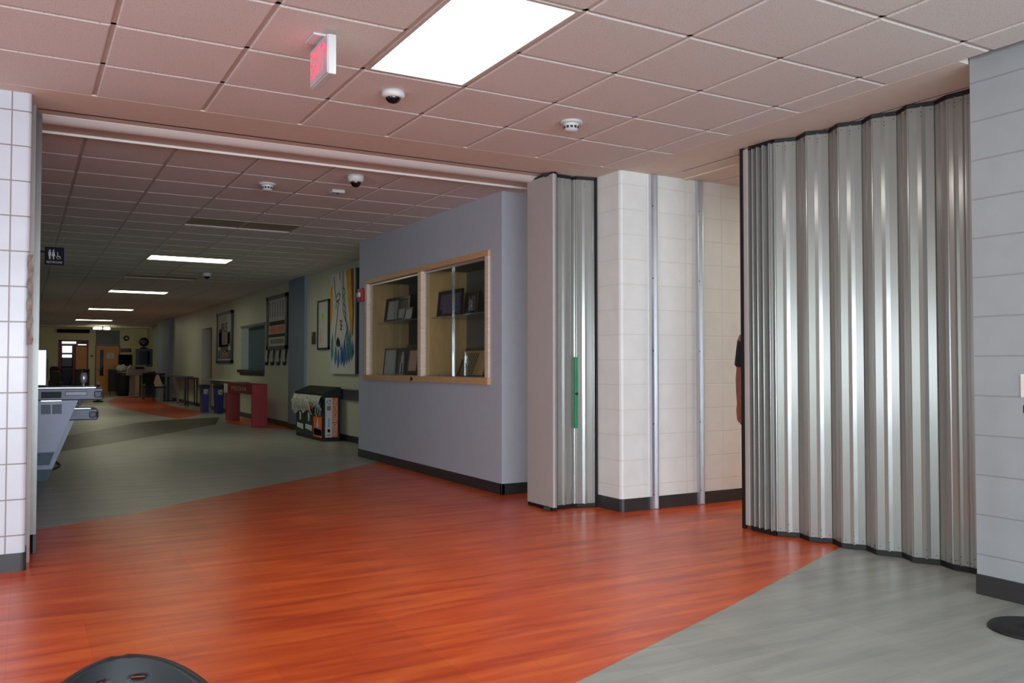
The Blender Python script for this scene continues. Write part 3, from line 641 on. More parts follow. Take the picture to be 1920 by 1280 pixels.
b = B(); b.box(3.834, 3.862, 7.2, 10.42, 2.19, 2.214); b.box(3.834, 3.862, 7.2, 10.42, 1.062, 1.07); b.build('slide_track', 'alum', dc)
b = B(); b.box(fx0 - .016, fx0 - .012, 8.89, 8.96, 1.012, 1.052); b.build('case_lock', 'gold', dc)

def leaning(name, label, cat, yc, z0, w, h, framem, insidem, xb=4.05, tilt=.14, group=None, fw=.025, inner=None):
    """framed picture standing on a shelf, leaning back; drawn in its own plane"""
    t = thing(name, label, cat, (xb, yc, z0), group)
    a = Vector((math.sin(tilt), 0, math.cos(tilt))); nrm = Vector((-math.cos(tilt), 0, math.sin(tilt)))
    def P(u, v, o_): q = Vector((xb, 0, z0)) + a * v + nrm * o_; return (q.x, yc - u, q.z)   # u grows to the viewer's right (towards -Y)
    def slab(bb, u0, u1, v0, v1, o0, o1, m):
        vs = [P(u, v, o_) for o_ in (o0, o1) for v in (v0, v1) for u in (u0, u1)]
        bb.add(vs, [(0, 2, 3, 1), (4, 5, 7, 6), (0, 1, 5, 4), (2, 6, 7, 3), (0, 4, 6, 2), (1, 3, 7, 5)], m)
    b = B(framem)
    slab(b, -w / 2, w / 2, 0, fw, 0, .02, framem); slab(b, -w / 2, w / 2, h - fw, h, 0, .02, framem); slab(b, -w / 2, -w / 2 + fw, fw, h - fw, 0, .02, framem); slab(b, w / 2 - fw, w / 2, fw, h - fw, 0, .02, framem)
    slab(b, -w / 2 + fw, w / 2 - fw, fw, h - fw, 0, .004, framem)
    slab(b, -.03, .03, 0.01, .02, -.10, 0, framem); b.build('frame', None, t)
    b = B(insidem); slab(b, -w / 2 + fw, w / 2 - fw, fw, h - fw, .004, .008, insidem)
    for (u0, u1, v0, v1, m) in inner or []:
        slab(b, (-.5 + u0) * w, (-.5 + u1) * w, v0 * h, v1 * h, .008, .010, m)
    b.build('print', None, t)
    return t
GP = 'framed pictures in the display case'
us, ls = 1.722, 1.046
leaning('picture_frame', 'wide dark frame with white text sheet and photo on the upper left glass shelf', 'picture frame', 10.03, us, .80, .31, 'dark_wood', 'photo_dark', 4.05, .12, GP, .035, [(.10, .50, .12, .88, 'paper'), (.56, .88, .14, .5, 'paper')])
leaning('picture_frame', 'small pale photo leaning on the upper left glass shelf', 'picture frame', 9.46, us, .24, .14, 'dark_wood', 'paper', 3.97, .18, GP, .012)
leaning('wall_plaque', 'tall dark plaque leaning behind the small photo in the left case bay', 'plaque', 9.06, us, .42, .36, 'dark_wood', 'photo_dark', 4.2, .12, None, .02)
leaning('picture_frame', 'framed typed sheet on the floor of the left case bay', 'picture frame', 10.24, ls, .42, .35, 'dark_wood', 'paper', 4.04, .10, GP, .02)
t = leaning('picture_frame', 'framed photo of an athlete in white kit on the floor of the left case bay', 'picture frame', 9.85, ls, .37, .35, 'dark_wood', 'photo_dark', 4.04, .10, GP, .02, [(.46, .58, .72, .86, 'paper'), (.40, .62, .46, .72, 'paper'), (.34, .44, .12, .46, 'paper'), (.58, .66, .12, .46, 'paper'), (.1, .9, .06, .10, 'cream')])
leaning('picture_frame', 'broad dark-bordered frame with pale print next to the case mullion', 'picture frame', 9.38, ls, .42, .38, 'dark_wood', 'taupe', 3.98, .12, GP, .06, [(.24, .76, .2, .82, 'salmon')])
us = 1.708
leaning('picture_frame', 'black framed team photograph on the upper right glass shelf', 'picture frame', 8.44, us, .60, .29, 'black_frame', 'photo_team', 4.02, .10, GP, .035, [(.02, .2, .0, .30, 'grille_dark')])
leaning('picture_frame', 'dark plaque of pale figures beside the team photograph', 'plaque', 7.98, us, .30, .24, 'dark_wood', 'photo_dark', 4.06, .10, GP, .02, [(.2, .3, .2, .8, 'taupe'), (.42, .5, .2, .85, 'taupe'), (.6, .68, .2, .8, 'taupe')])
leaning('picture_frame', 'dark frame mostly hidden at the right end of the upper shelf', 'picture frame', 7.52, us, .34, .34, 'black_frame', 'photo_dark', 4.06, .12, GP, .03)
leaning('wall_plaque', 'large slanted bronze plaque of engraved lines on the floor of the right bay', 'plaque', 8.10, ls, .62, .34, 'dark_wood', 'maple_panel', 4.10, .38, None, .03, [(.08 + .07 * k, .11 + .07 * k, .1, .85, 'brown_fab') for k in range(7)])
leaning('picture_frame', 'dark frame with a pale triangle at the right end of the case floor', 'picture frame', 7.62, ls, .40, .35, 'black_frame', 'photo_dark', 4.12, .30, GP, .02, [(.05, .35, .1, .45, 'maple_panel')])
def trophy(x, y, z, h, label):
    t = thing('glass_trophy', label, 'trophy', (x, y, z), 'crystal trophies in the display case')
    b = B(); b.box(x - .03, x + .03, y - .035, y + .035, z, z + .03, None, .004); b.build('base', 'black_frame', t)
    b = B(); pts = []
    for k in range(10):
        a = PI / 2 + 2 * PI * k / 10; r = (.055 if k % 2 == 0 else .026) * h / .2; pts.append((y + r * math.cos(a), z + h - .055 * h / .2 + r * math.sin(a)))
    b.prism(pts, x - .012, x + .012, 'X'); b.prism([(y - .02, z + .03), (y + .02, z + .03), (y + .01, z + h * .6), (y - .01, z + h * .6)], x - .014, x + .014, 'X'); b.build('star', 'crystal', t)
trophy(3.97, 7.84, us, .15, 'small crystal award on the upper right shelf')
trophy(3.93, 7.86, ls, .28, 'tall crystal award in front of the slanted plaque')

# ------------------------------------------------------------------ wall items, right side of corridor
def wallbox(b, X, th, y0, y1, z0, z1, m=None, bev=0): b.box(X - th, X, y0, y1, z0, z1, m, bev)
def UV(X, y0, y1, z0, z1):
    """u to the viewer's right, v up, on a wall that faces the corridor"""
    return lambda u, v: (X, y1 + (y0 - y1) * u, z0 + (z1 - z0) * v)
# alarm
t = thing('fire_alarm', 'red fire alarm strobe on the blue wall at the left edge of the display case', 'fire alarm', (BX, 10.64, 2.01))
b = B(); wallbox(b, BX + .002, .042, 10.55, 10.72, 2.01, 2.175, None, .006); b.build('housing', 'red', t)
b = B(); wallbox(b, BX - .038, .03, 10.59, 10.68, 2.06, 2.125, None, .01); b.build('strobe_lens', 'white', t)
# canvas painting
t = thing('canvas_painting', 'tall abstract canvas with black line drawing over yellow and blue flames', 'painting', (WA, 13.05, 1.04))
cy0, cy1, cz0, cz1 = 12.42, 13.68, 1.05, 2.66
b = B('paper'); b.box(WA - .05, WA - .004, cy0, cy1, cz0, cz1, 'black_frame', .003); b.build('stretcher_frame', None, t)
f = UV(WA - .052, cy0, cy1, cz0, cz1); b = B('paper'); b.poly([f(.0, 0), f(.955, 0), f(.955, 1), f(0, 1)], 'paper'); cv = b.build('canvas_face', None, t)
b = B('yellow'); X2 = WA - .0535
f = UV(X2, cy0, cy1, cz0, cz1)
b.poly([f(.60, 1), f(.80, 1), f(.86, .6), f(.88, .36), (f(.80, .34)), f(.74, .55), f(.66, .8)], 'yellow'); b.poly([f(.0, .86), f(.08, .9), f(.10, .6), f(.03, .48), f(0, .5)], 'yellow')
f = UV(X2 - .001, cy0, cy1, cz0, cz1)
b.poly([f(.78, 1), f(.90, 1), f(.92, .6), f(.88, .36), f(.84, .38), f(.86, .6)], 'paint_orange')
for u, w_, v0, v1, m in ((.03, .10, .12, .42, 'paint_teal'), (.16, .12, .08, .30, 'paint_teal'), (.28, .10, .05, .26, 'paint_blue'), (.40, .12, .07, .30, 'paint_blue'), (.50, .12, .06, .34, 'paint_blue'), (.62, .10, .08, .50, 'paint_teal'), (.70, .12, .10, .44, 'paint_teal'), (.80, .10, .12, .34, 'paint_teal'), (.86, .06, .16, .30, 'paint_blue')):
    b.poly([f(u, v0 + .06), f(u + w_ * .3, v0), f(u + w_, v0 + .07), f(u + w_ * .9, v1 - .08), f(u + w_ * .55, v1), f(u + w_ * .1, v1 - .1)], m)
f = UV(X2 - .002, cy0, cy1, cz0, cz1)
def stroke(pts, w_, m='black_frame'):
    for (u0, v0), (u1, v1) in zip(pts, pts[1:]):
        d = Vector(((u1 - u0) * 1.26, (v1 - v0) * 1.61)); d = d.normalized() if d.length else Vector((1, 0)); n = Vector((-d.y / 1.26, d.x / 1.61)) * w_
        b.poly([f(u0 + n.x, v0 + n.y), f(u1 + n.x, v1 + n.y), f(u1 - n.x, v1 - n.y), f(u0 - n.x, v0 - n.y)], m)
for pts in ([(.14, .97), (.17, .86), (.22, .76), (.24, .70), (.22, .64)], [(.38, 1), (.37, .93)], [(.50, 1), (.50, .84)], [(.24, .76), (.33, .80), (.40, .77), (.36, .73), (.26, .72), (.33, .70), (.36, .68)], [(.50, .84), (.56, .82), (.58, .78), (.52, .76), (.57, .72), (.53, .68), (.60, .65), (.56, .61), (.62, .58), (.60, .54), (.64, .49), (.66, .43)], [(.30, .68), (.30, .60), (.24, .48), (.20, .38), (.20, .32)], [(.48, .84), (.50, .70), (.50, .62), (.58, .54), (.62, .50)], [(.66, .43), (.60, .36), (.56, .26)], [(.26, .30), (.32, .34), (.38, .28), (.44, .22), (.50, .16)], [(.38, .52), (.46, .52), (.40, .48), (.47, .47), (.40, .44), (.47, .43)]):
    stroke(pts, .012)
b.poly([f(.22, .30), f(.30, .37), (f(.38, .33)), f(.40, .28), f(.30, .26)], 'green_print')
b.build('artwork', None, cv)
# framed board with lime sticker
t = thing('bulletin_board', 'narrow black-framed white board with a lime sticker, left of the painting', 'notice board', (WA, 14.17, 1.45))
y0, y1, z0, z1 = 13.86, 14.48, 1.45, 2.285
b = B('black_frame')
for a in ((y0, y1, z0, z0 + .03), (y0, y1, z1 - .03, z1), (y0, y0 + .035, z0, z1), (y1 - .035, y1, z0, z1)): wallbox(b, WA, .035, *a)
b.build('frame', None, t)
b = B('paper'); wallbox(b, WA, .02, y0 + .035, y1 - .035, z0 + .03, z1 - .03, 'paper'); wallbox(b, WA - .02, .002, 14.14, 14.27, 1.96, 2.06, 'lime'); wallbox(b, WA - .02, .002, 14.22, 14.38, 1.55, 1.80, 'salmon'); b.build('board', None, t)
# room sign
t = thing('room_sign', 'small dark room sign between the pilaster and the white board', 'sign', (WA, 14.77, 1.55))
b = B(); wallbox(b, WA, .012, 14.66, 14.88, 1.55, 1.765, None, .003); b.build('plate', 'black_frame', t)
b = B(); wallbox(b, WA - .012, .002, 14.80, 14.86, 1.70, 1.745); b.build('number_insert', 'taupe', t)
# crash rail
t = thing('wall_rail', 'long dull grey bumper rail along the wall behind the recycling station', 'wall rail', (WA, 13, .65))
b = B(); wallbox(b, WA - .012, .03, 10.77, 15.1, .645, .815, None, .012); b.build('rail', 'fount_dark', t)
for y in (11.0, 12.3, 13.6, 14.9):
    b = B(); wallbox(b, WA, .014, y - .04, y + .04, .68, .78); b.build('bracket', 'black_frame', t)
# framed poster with coloured bands
def poster(y0, y1, z0, z1, label, X, bands, fr=.09):
    t = thing('framed_poster', label, 'poster', (X, (y0 + y1) / 2, z0), 'framed posters on the far right wall')
    b = B('black_frame')
    for a in ((y0, y1, z0, z0 + fr * .8), (y0, y1, z1 - fr * .8, z1), (y0, y0 + fr * 1.4, z0, z1), (y1 - fr * 1.4, y1, z0, z1)): wallbox(b, X, .05, *a)
    b.build('frame', None, t); f = UV(X - .031, y0 + fr * 1.4, y1 - fr * 1.4, z0 + fr * .8, z1 - fr * .8)
    b = B('paper'); wallbox(b, X, .03, y0 + fr, y1 - fr, z0 + fr * .7, z1 - fr * .7, bands[0])
    for u0, u1, v0, v1, m in bands[1]: b.poly([f(u0, v0), f(u1, v0), f(u1, v1), f(u0, v1)], m)
    b.build('print', None, t); return t
bands = [(.06 + .15 * k, .13 + .15 * k, .62, .95, 'taupe') for k in range(6)] + [(.05, .95, .44, .53, 'brown_fab'), (.08, .48, .28, .42, 'orange'), (.52, .92, .28, .42, 'orange'), (.02, .98, .19, .26, 'brown_fab'), (.1, .9, .05, .15, 'taupe')]
t = poster(16.50, 18.10, 1.50, 2.59, 'framed poster of brown and orange bands on the grey wall above the hanging hooks', WB, ('paper', bands))
bands = [(.05, .95, .30, .62, 'taupe'), (.1, .3, .30, .7, 'brown_fab'), (.75, .9, .35, .6, 'brown_fab'), (.2, .8, .18, .34, 'photo_dark'), (.05, .95, .03, .22, 'photo_dark')]
t = poster(21.50, 23.40, 1.24, 2.53, 'tall framed brown poster with DEN lettering beyond the service window', WB, ('paper', bands))
text('lettering', 'DEN', .36, 'cream', t, (WB - .034, 22.45, 1.46), (0, -1.35, 0), (0, 0, .75), .002)
text('lettering', 'IRIS', .34, 'brown_fab', t, (WB - .034, 22.45, 2.12), (0, -1.5, 0), (0, 0, 1.0), .002)
# hooks
for k in range(4):
    y = 18.0 - k * .46
    t = thing('wall_hook', 'row of four dark curled hanging hooks below the banded poster', 'hook', (WB, y, 1.19), 'hooks below the banded poster')
    b = B(); b.tube([(WB - .02, y, 1.49), (WB - .03, y, 1.35), (WB - .03, y + .01, 1.25), (WB - .05, y - .03, 1.20), (WB - .08, y - .06, 1.20), (WB - .09, y - .07, 1.25)], .022, 8); b.build('hook', 'black_frame', t)
    b = B(); wallbox(b, WB, .02, y - .03, y + .03, 1.44, 1.5); b.build('mount', 'black_frame', t)

# ------------------------------------------------------------------ recycling station
RX0, RX1, RY0, RY1, RH = 4.07, 4.34, 13.1, 14.60, .74
t = thing('recycling_station', 'black recycling station with white and orange MIXED RECYCLING end panel and clear liners', 'recycling bin', ((RX0 + RX1) / 2, 13.8, 0))
b = B('black'); b.box(RX0, RX1, RY0, RY1, 0, .045, None, .004)
for x, y in ((RX0, RY0), (RX1 - .025, RY0), (RX0, RY1 - .03), (RX1 - .025, RY1 - .03), (RX0, 13.58), (RX0, 14.08)): b.box(x, x + .025, y, y + .03, .045, RH - .05)
b.box(RX0 + .03, RX1, RY0 + .03, RY1 - .02, .045, .62, 'black'); b.build('body', None, t)
b = B('black'); b.prism([(RX0 - .02, RH - .05), (RX1 + .01, RH - .04), (RX1 + .01, RH + .10), (RX1 - .04, RH + .10), (RX0 - .02, RH + .0)], RY0 - .02, RY1 + .02, 'Y'); b.build('hood', None, t)
b = B('white'); b.box(RX0 + .035, RX0 + .15, RY0 - .006, RY0 + .001, .06, RH - .06, 'white'); p1_ = b.build('end_panel', None, t)
b = B('orange'); b.box(RX0 + .15, RX1 - .03, RY0 - .006, RY0 + .001, .06, RH - .06, 'orange'); p2_ = b.build('end_panel', None, t)
text('lettering', 'MIXED RECYCLING', .088, 'white', p2_, ((RX0 + .15 + RX1 - .03) / 2, RY0 - .008, (RH) / 2), (0, 0, .76), (-1.05, 0, 0), .002)
b = B(); cxx, czz = RX0 + .092, RH - .13
for k in range(3):
    a0 = 2 * PI * k / 3 + .2; aa = [a0 + .1 * j for j in range(16)]
    b.add([(cxx + .036 * math.cos(a), RY0 - .008, czz + .036 * math.sin(a)) for a in aa] + [(cxx + .022 * math.cos(a), RY0 - .008, czz + .022 * math.sin(a)) for a in aa], [(j, j + 1, 17 + j, 16 + j) for j in range(15)])
b.build('recycle_symbol', 'taupe', p1_)
for w_, z0_, z1_, m_ in ((.012, .22, .36, 'lblue'), (.03, .48, .55, 'taupe'), (.02, .14, .19, 'navy'), (.03, .09, .10, 'navy')):
    b = B(); b.box(cxx - w_, cxx + w_, RY0 - .009, RY0 - .006, z0_, z1_); b.build('printed_mark', m_, p1_)
f = lambda y0, y1: UV(RX0 - .004, y0, y1, .05, RH - .06)
for y0, y1, m1, m2 in ((RY0 + .03, 13.58, 'white', 'orange'), (13.61, 14.08, 'green_print', 'paper'), (14.11, RY1 - .03, 'green_print', 'paper')):
    g_ = f(y0, y1); b = B('green_print'); b.poly([g_(0, 0), g_(1, 0), g_(1, 1), g_(0, 1)], 'green_print')
    g_ = UV(RX0 - .006, y0, y1, .05, RH - .06)
    if m1 == 'white':
        b.poly([g_(0, 0), g_(1, 0), g_(1, .52), g_(.5, .60), g_(0, .50)], 'orange'); b.poly([g_(.05, .05), g_(.95, .05), g_(.95, .20), g_(.05, .22)], 'cream')
        for u in (.15, .42, .7): b.poly([g_(u, .5), g_(u + .14, .52), g_(u + .10, .88), g_(u + .03, .88)], 'lblue')
        q = UV(RX0 - .008, y0, y1, .05, RH - .06); b.poly([q(.5, .5), q(.66, .28), q(.5, .24), q(.34, .28)], 'white')
    else:
        b.poly([g_(.1, .16), g_(.9, .12), g_(.9, .26), g_(.1, .28)], 'paper'); b.poly([g_(.4, .60), g_(.62, .55), g_(.58, .36), g_(.44, .36)], 'paper'); b.poly([g_(0, .62), g_(.5, .78), g_(1, .64), g_(1, .74), g_(.5, .86), g_(0, .74)], 'orange')
    b.build('bin_front', None, t)
def bag(y0, y1, zlow, seed):
    random.seed(seed); b = B('plastic_bag'); nu, nv = 12, 8; vs = []
    for j in range(nv + 1):
        for i in range(nu + 1):
            u, v = i / nu, j / nv; z = (RH - .03) - v * (RH - .03 - zlow) * (1 + .12 * math.sin(5 * u + seed))
            x = RX0 - .012 - .055 * math.sin(PI * min(1, v * 1.1)) ** .7 - random.uniform(0, .018); y = y0 + (y1 - y0) * u + .02 * math.sin(6 * v + seed)
            vs.append((x, y, z))
    b.add(vs, [(j * (nu + 1) + i, j * (nu + 1) + i + 1, (j + 1) * (nu + 1) + i + 1, (j + 1) * (nu + 1) + i) for j in range(nv) for i in range(nu)], 'plastic_bag', False)
    o = b.build('liner_bag', None, t)
    md = o.modifiers.new('s', 'SOLIDIFY'); md.thickness = .003
bag(13.10, 13.60, .50, 1); bag(13.60, 14.10, .42, 2); bag(14.08, 14.66, .40, 3)

# ------------------------------------------------------------------ red media stand
MX0, MX1, MY0, MY1 = 3.83, 4.12, 16.8, 19.25
t = thing('media_stand', 'red open-fronted stand lettered MEDIA against the far right wall', 'display stand', (3.97, 18, 0))
b = B('red_paint'); b.box(MX0, MX1, MY0, MY0 + .06, .002, .81, None, .004); b.build('end_panel', None, t)
b = B('red_paint'); b.box(MX0, MX1, MY1 - .06, MY1, .002, .79, None, .004); b.build('end_panel', None, t)
b = B('red_paint'); b.box(MX0 + .004, MX0 + .03, MY0 + .06, MY1 - .06, .62, .80); hdr = b.build('header_board', None, t)
b = B('red_paint'); b.box(MX0, MX1, MY0, MY1, .80, .82, None, .003); b.build('top', None, t)
text('lettering', 'MEDIA', .20, 'cream', hdr, (MX0 + .002, 18.0, .71), (0, -2.1, 0), (0, 0, .62), .003, spacing=1.2)
b = B(); b.box(MX0 - .014, MX0 + .002, MY1 - .16, MY1 + .14, .60, .79); tag(b.build('paper_sheet', 'paper'), 'crumpled white sheet on the far corner of the red stand', 'paper')
# blue bins
def bluebin(x0, x1, y0, label):
    t = thing('recycling_bin', label, 'recycling bin', ((x0 + x1) / 2, y0 + .2, 0), 'blue recycling bins')
    b = B(); dx = .015; vs = [(x0 + dx, y0 + .02, 0), (x1 - dx, y0 + .02, 0), (x1 - dx, y0 + .38, 0), (x0 + dx, y0 + .38, 0), (x0, y0, .62), (x1, y0, .62), (x1, y0 + .4, .62), (x0, y0 + .4, .62)]
    b.add(vs, [(0, 3, 2, 1), (0, 1, 5, 4), (1, 2, 6, 5), (2, 3, 7, 6), (3, 0, 4, 7)]); b.build('body', 'blue_bin', t)
    b = B(); b.box(x0 - .01, x1 + .01, y0 - .01, y0 + .41, .62, .70, None, .01); b.build('lid', 'black', t)
    b = B('white'); c = (x0 + x1) / 2; aa = [2 * PI * k / 16 for k in range(15)]
    b.box(c - .06, c + .06, y0 - .004, y0 + .004, .46, .60, 'grey_panel'); b.add([(c + .045 * math.cos(a), y0 - .006, .53 + .05 * math.sin(a)) for a in aa] + [(c + .025 * math.cos(a), y0 - .006, .53 + .028 * math.sin(a)) for a in aa], [(k, k + 1, 16 + k, 15 + k) for k in range(14)], 'white'); b.build('recycle_symbol', None, t)
bluebin(3.93, 4.10, 22.6, 'blue recycling bin, left one of the pair beside the red stand')
bluebin(4.14, 4.32, 21.9, 'blue recycling bin, right one of the pair beside the red stand')
t = thing('wall_counter', 'narrow pale-topped counter on the wall above the blue bins', 'counter', (4.3, 21.5, .8))
b = B(); b.box(4.14, WB, 19.7, 23.4, .81, .84, None, .004); b.build('top', 'beige_paint', t)
for y in (19.9, 23.2):
    b = B(); b.prism([(4.2, .81), (WB, .81), (WB, .55)], y, y + .03, 'Y'); b.build('bracket', 'grey_panel', t)

# ------------------------------------------------------------------ drinking fountains on the left wall
def fountain(y, zr, prot, d, label, grille=True):
    """wall-hung cooler: rim slab, louvred apron, tapered cabinet; seen end-on"""
    t = thing('drinking_fountain', label, 'drinking fountain', (0.1, y + d / 2, zr), 'wall-hung drinking fountains')
    x0 = 0.069
    b = B('fount_mid'); b.box(x0, prot, y, y + d, zr - .13, zr - .012, 'fount_mid', .012); b.box(prot - .10, prot + .01, y - .004, y + d + .004, zr - .128, zr - .022, 'fount_dark', .03); b.build('rim_body', None, t)
    b = B(); b.box(x0, prot - .06, y - .002, y + d + .002, zr - .02, zr, None, .006); b.build('basin_top', 'inox', t)
    b = B('fount'); b.prism([(x0, zr - .13), (prot - .215, zr - .13), (prot - .41, zr - .62), (x0, zr - .62)], y + .02, y + d - .02, 'Y'); b.build('cabinet', None, t)
    b = B('shade_blue'); b.prism([(x0, zr - .62), (prot - .41, zr - .62), (prot - .455, zr - .745), (x0, zr - .74)], y + .05, y + d - .04, 'Y'); b.build('lower_shroud', None, t)
    if grille:
        b = B('grille_dark'); b.box(x0 + .09, x0 + .26, y - .004, y + .002, zr - .105, zr - .045, 'grille_dark')
        for k in range(2):
            for j in range(9): b.box(x0 + .09 + .095 * k, x0 + .17 + .095 * k, y + .012, y + .0205, zr - .255 + .010 * j, zr - .249 + .010 * j, 'grille_dark')
        b.build('louvres', None, t)
        b = B(); b.box(x0 + .09, x0 + .26, y - .006, y, zr - .135, zr - .128); b.build('trim_strip', 'chrome', t)
        b = B(); b.box(x0 + .29, prot - .14, y - .008, y + .004, zr - .085, zr - .045, None, .006); b.build('push_bar', 'fount', t)
    b = B(); xx = prot - .16; b.lathe((xx, y + d * .5, zr - .002), [(.012, 0), (.012, .03), (.03, .05), (.034, .09), (.025, .13), (0, .14)], 'Z', 16); b.build('bubbler', 'alum', t)
    return t
fountain(9.3, .975, .69, .46, 'grey wall-hung drinking fountain nearest the door jamb, with louvred side')
fountain(9.95, .745, .69, .44, 'lower grey drinking fountain half hidden behind the first one', False)
t = thing('bottle_filler', 'shiny stainless bottle filler panel standing above the first drinking fountain', 'bottle filler', (.12, 9.5, .98))
b = B(); b.box(.069, .205, 9.34, 9.74, .985, 1.335, None, .01); b.build('panel', 'inox', t)
b = B(); b.box(.205, .215, 9.42, 9.66, 1.05, 1.25, None, .004); b.build('filler_recess', 'grille_dark', t)
t = thing('power_cord', 'black power cord looped on the floor below the drinking fountain', 'cord', (.3, 11, 0))
pts = [(.10, 11.1, .10), (.16, 11.15, .02), (.24, 11.4, .012), (.33, 11.75, .012), (.30, 12.1, .012), (.24, 12.0, .012), (.2, 11.5, .012), (.27, 11.1, .012), (.36, 11.2, .012), (.40, 11.5, .012), (.36, 12.0, .012)]
pts2 = []
V_ = [Vector(p) for p in pts]
for i in range(len(V_) - 1):
    a, c = V_[i], V_[i + 1]; pa = V_[max(i - 1, 0)]; pc = V_[min(i + 2, len(V_) - 1)]
    for k in range(6):
        s_ = k / 6; pts2.append(.5 * ((2 * a) + (-pa + c) * s_ + (2 * pa - 5 * a + 4 * c - pc) * s_ ** 2 + (-pa + 3 * a - 3 * c + pc) * s_ ** 3))
b = B(); b.tube(pts2, .011, 6); b.build('cable', 'black', t)
b = B(); b.box(.094, .13, 11.05, 11.15, .07, .13); b.build('plug', 'black', t)
# torn tape strip hanging on the tile corner and dark signs at the left edge
b = B(); Ls = [(0.027 + .004 * math.sin(k * 1.7), 5.724 - .006 - .006 * abs(math.sin(k * 1.3)), 1.30 + k * .035) for k in range(16)]
vs = [];
for k, (x, y, z) in enumerate(Ls): w_ = .018 + .006 * math.sin(k * 2.1); vs += [(x - w_ * .35, y, z), (x + w_, y + .012, z)]
b.add(vs, [(2 * k, 2 * k + 1, 2 * k + 3, 2 * k + 2) for k in range(len(Ls) - 1)]); o = b.build('tape_strip', 'gum'); md = o.modifiers.new('s', 'SOLIDIFY'); md.thickness = .003; tag(o, 'peeling brown tape strip stuck along the corner of the glazed tile wall', 'tape')

# ------------------------------------------------------------------ right edge: outlet, cord; pedestal; chair
t = thing('light_switch', 'bright metal switch plate on the grey block wall at the right edge', 'switch', (XR, 2.42, 1.02))
b = B(); b.box(XR - .007, XR, 2.36, 2.47, 1.02, 1.137, None, .003); b.build('cover_plate', 'white_metal', t)
b = B(); b.box(XR - .014, XR - .006, 2.40, 2.43, 1.06, 1.10); b.build('toggle', 'white', t)
PXc, PYc = 3.93, 2.21
t = thing('pedestal_base', 'round black pedestal base standing on the grey floor in front of the right wall', 'pedestal', (PXc, PYc, 0))
b = B(); b.lathe((PXc, PYc, 0), [(0, 0), (.183, 0), (.186, .006), (.178, .014), (.10, .02), (.03, .028), (.03, .04), (0, .04)], 'Z', 48); b.build('base_disc', 'black', t)
b = B(); b.lathe((PXc + .0, PYc, .03), [(.022, 0), (.022, .92), (.03, .94), (.03, .97), (0, .98)], 'Z', 16); b.build('post', 'black', t)
# chair with curved black perforated back, only the top of the back in frame
CYc = 1.42; top = at(226, 1231, 'Y', CYc); cx0, cz = top.x, top.z
t = thing('plastic_chair', 'black plastic chair with slotted rounded back, bottom left of the view', 'chair', (cx0, CYc - .1, 0))
b = B('chair_black'); nu, nv = 28, 40; RR, H_ = .138, .32; vs = []
def backpt(i, j):
    u = -1 + 2 * i / nu; v = j / nv                        # rounded shell: half width follows an arch
    z_ = -H_ + H_ * math.sin(v * PI / 2); hw = RR * math.sqrt(max(0.0, 1 - max(0.0, (z_ + RR * .72) / (RR * .72)) ** 2)) if z_ > -RR * .72 else RR
    if j == nv: hw = .002
    x = cx0 + u * hw; y = CYc - .10 * (x - cx0) ** 2 / RR ** 2 - .06 * (z_ / H_) ** 2
    return (x, y, cz + z_)
vs = [backpt(i, j) for j in range(nv + 1) for i in range(nu + 1)]
skip = {(i, 28) for i in (9, 10, 16, 17, 18)} | {(i, 25) for i in (6, 7, 11, 12, 17, 18, 21, 22)} | {(i, 21) for i in (4, 5, 9, 10, 14, 15, 19, 20)}
b.add(vs, [(j * (nu + 1) + i, j * (nu + 1) + i + 1, (j + 1) * (nu + 1) + i + 1, (j + 1) * (nu + 1) + i) for j in range(nv - 1) for i in range(nu) if (i, j) not in skip], 'black', True)
o = b.build('backrest', None, t); o.data.materials[0] = M['chair_black']; md = o.modifiers.new('s', 'SOLIDIFY'); md.thickness = .014; md.offset = 0
b = B('black'); b.box(cx0 - .21, cx0 + .21, CYc - .46, CYc - .03, .425, .445, None, .009); b.build('seat', None, t)
for sx in (-1, 1):
    b = B(); b.tube([(cx0 + sx * .19, CYc - .01, cz - H_ + .05), (cx0 + sx * .20, CYc - .02, .42), (cx0 + sx * .22, CYc + .05, .008)], .011, 10); b.build('leg', 'black', t)
    b = B(); b.tube([(cx0 + sx * .18, CYc - .42, .43), (cx0 + sx * .21, CYc - .46, .008)], .011, 10); b.build('leg', 'black', t)

# ------------------------------------------------------------------ far end of the corridor
t = thing('wall_clock', 'small round dark clock on the back wall above the brown sign', 'clock', (3.888, 40.5, 2.36))
b = B(); b.lathe((3.888, 40.5, 2.36), [(0, -.05), (.09, -.05), (.115, -.03), (.12, 0)], 'Y', 20); b.build('case', 'brown_fab', t)
b = B(); b.lathe((3.888, 40.448, 2.36), [(0, -.001), (.05, 0)], 'Y', 16); b.build('dial', 'tan_paint', t)
b = B(); b.box(1.24, 2.45, 40.30, 40.5, 2.55, 2.70, None, .01); tag(b.build('ventilation_grille', 'slot'), 'long black ventilation unit high on the back wall over the entrance', 'vent')
b = B(); b.box(3.66, 4.09, 40.47, 40.5, 1.76, 1.92, None, .005); tag(b.build('wall_sign', 'dark_wood'), 'small brown sign on the back wall above the black screen', 'sign')
t = thing('wall_screen', 'black rectangular screen on the back wall right of the orange door', 'screen', (3.85, 40.45, 1.15))
b = B(); b.box(3.57, 4.13, 40.44, 40.5, 1.16, 1.66, None, .01); b.build('bezel', 'black_frame', t)
b = B(); b.box(3.60, 4.10, 40.435, 40.44, 1.19, 1.63); b.build('display', 'dome', t)
b = B(); b.box(2.50, 2.60, 40.47, 40.51, 1.56, 1.62); tag(b.build('thermostat', 'black_frame'), 'tiny dark thermostat on the back wall between entrance and orange door', 'thermostat')
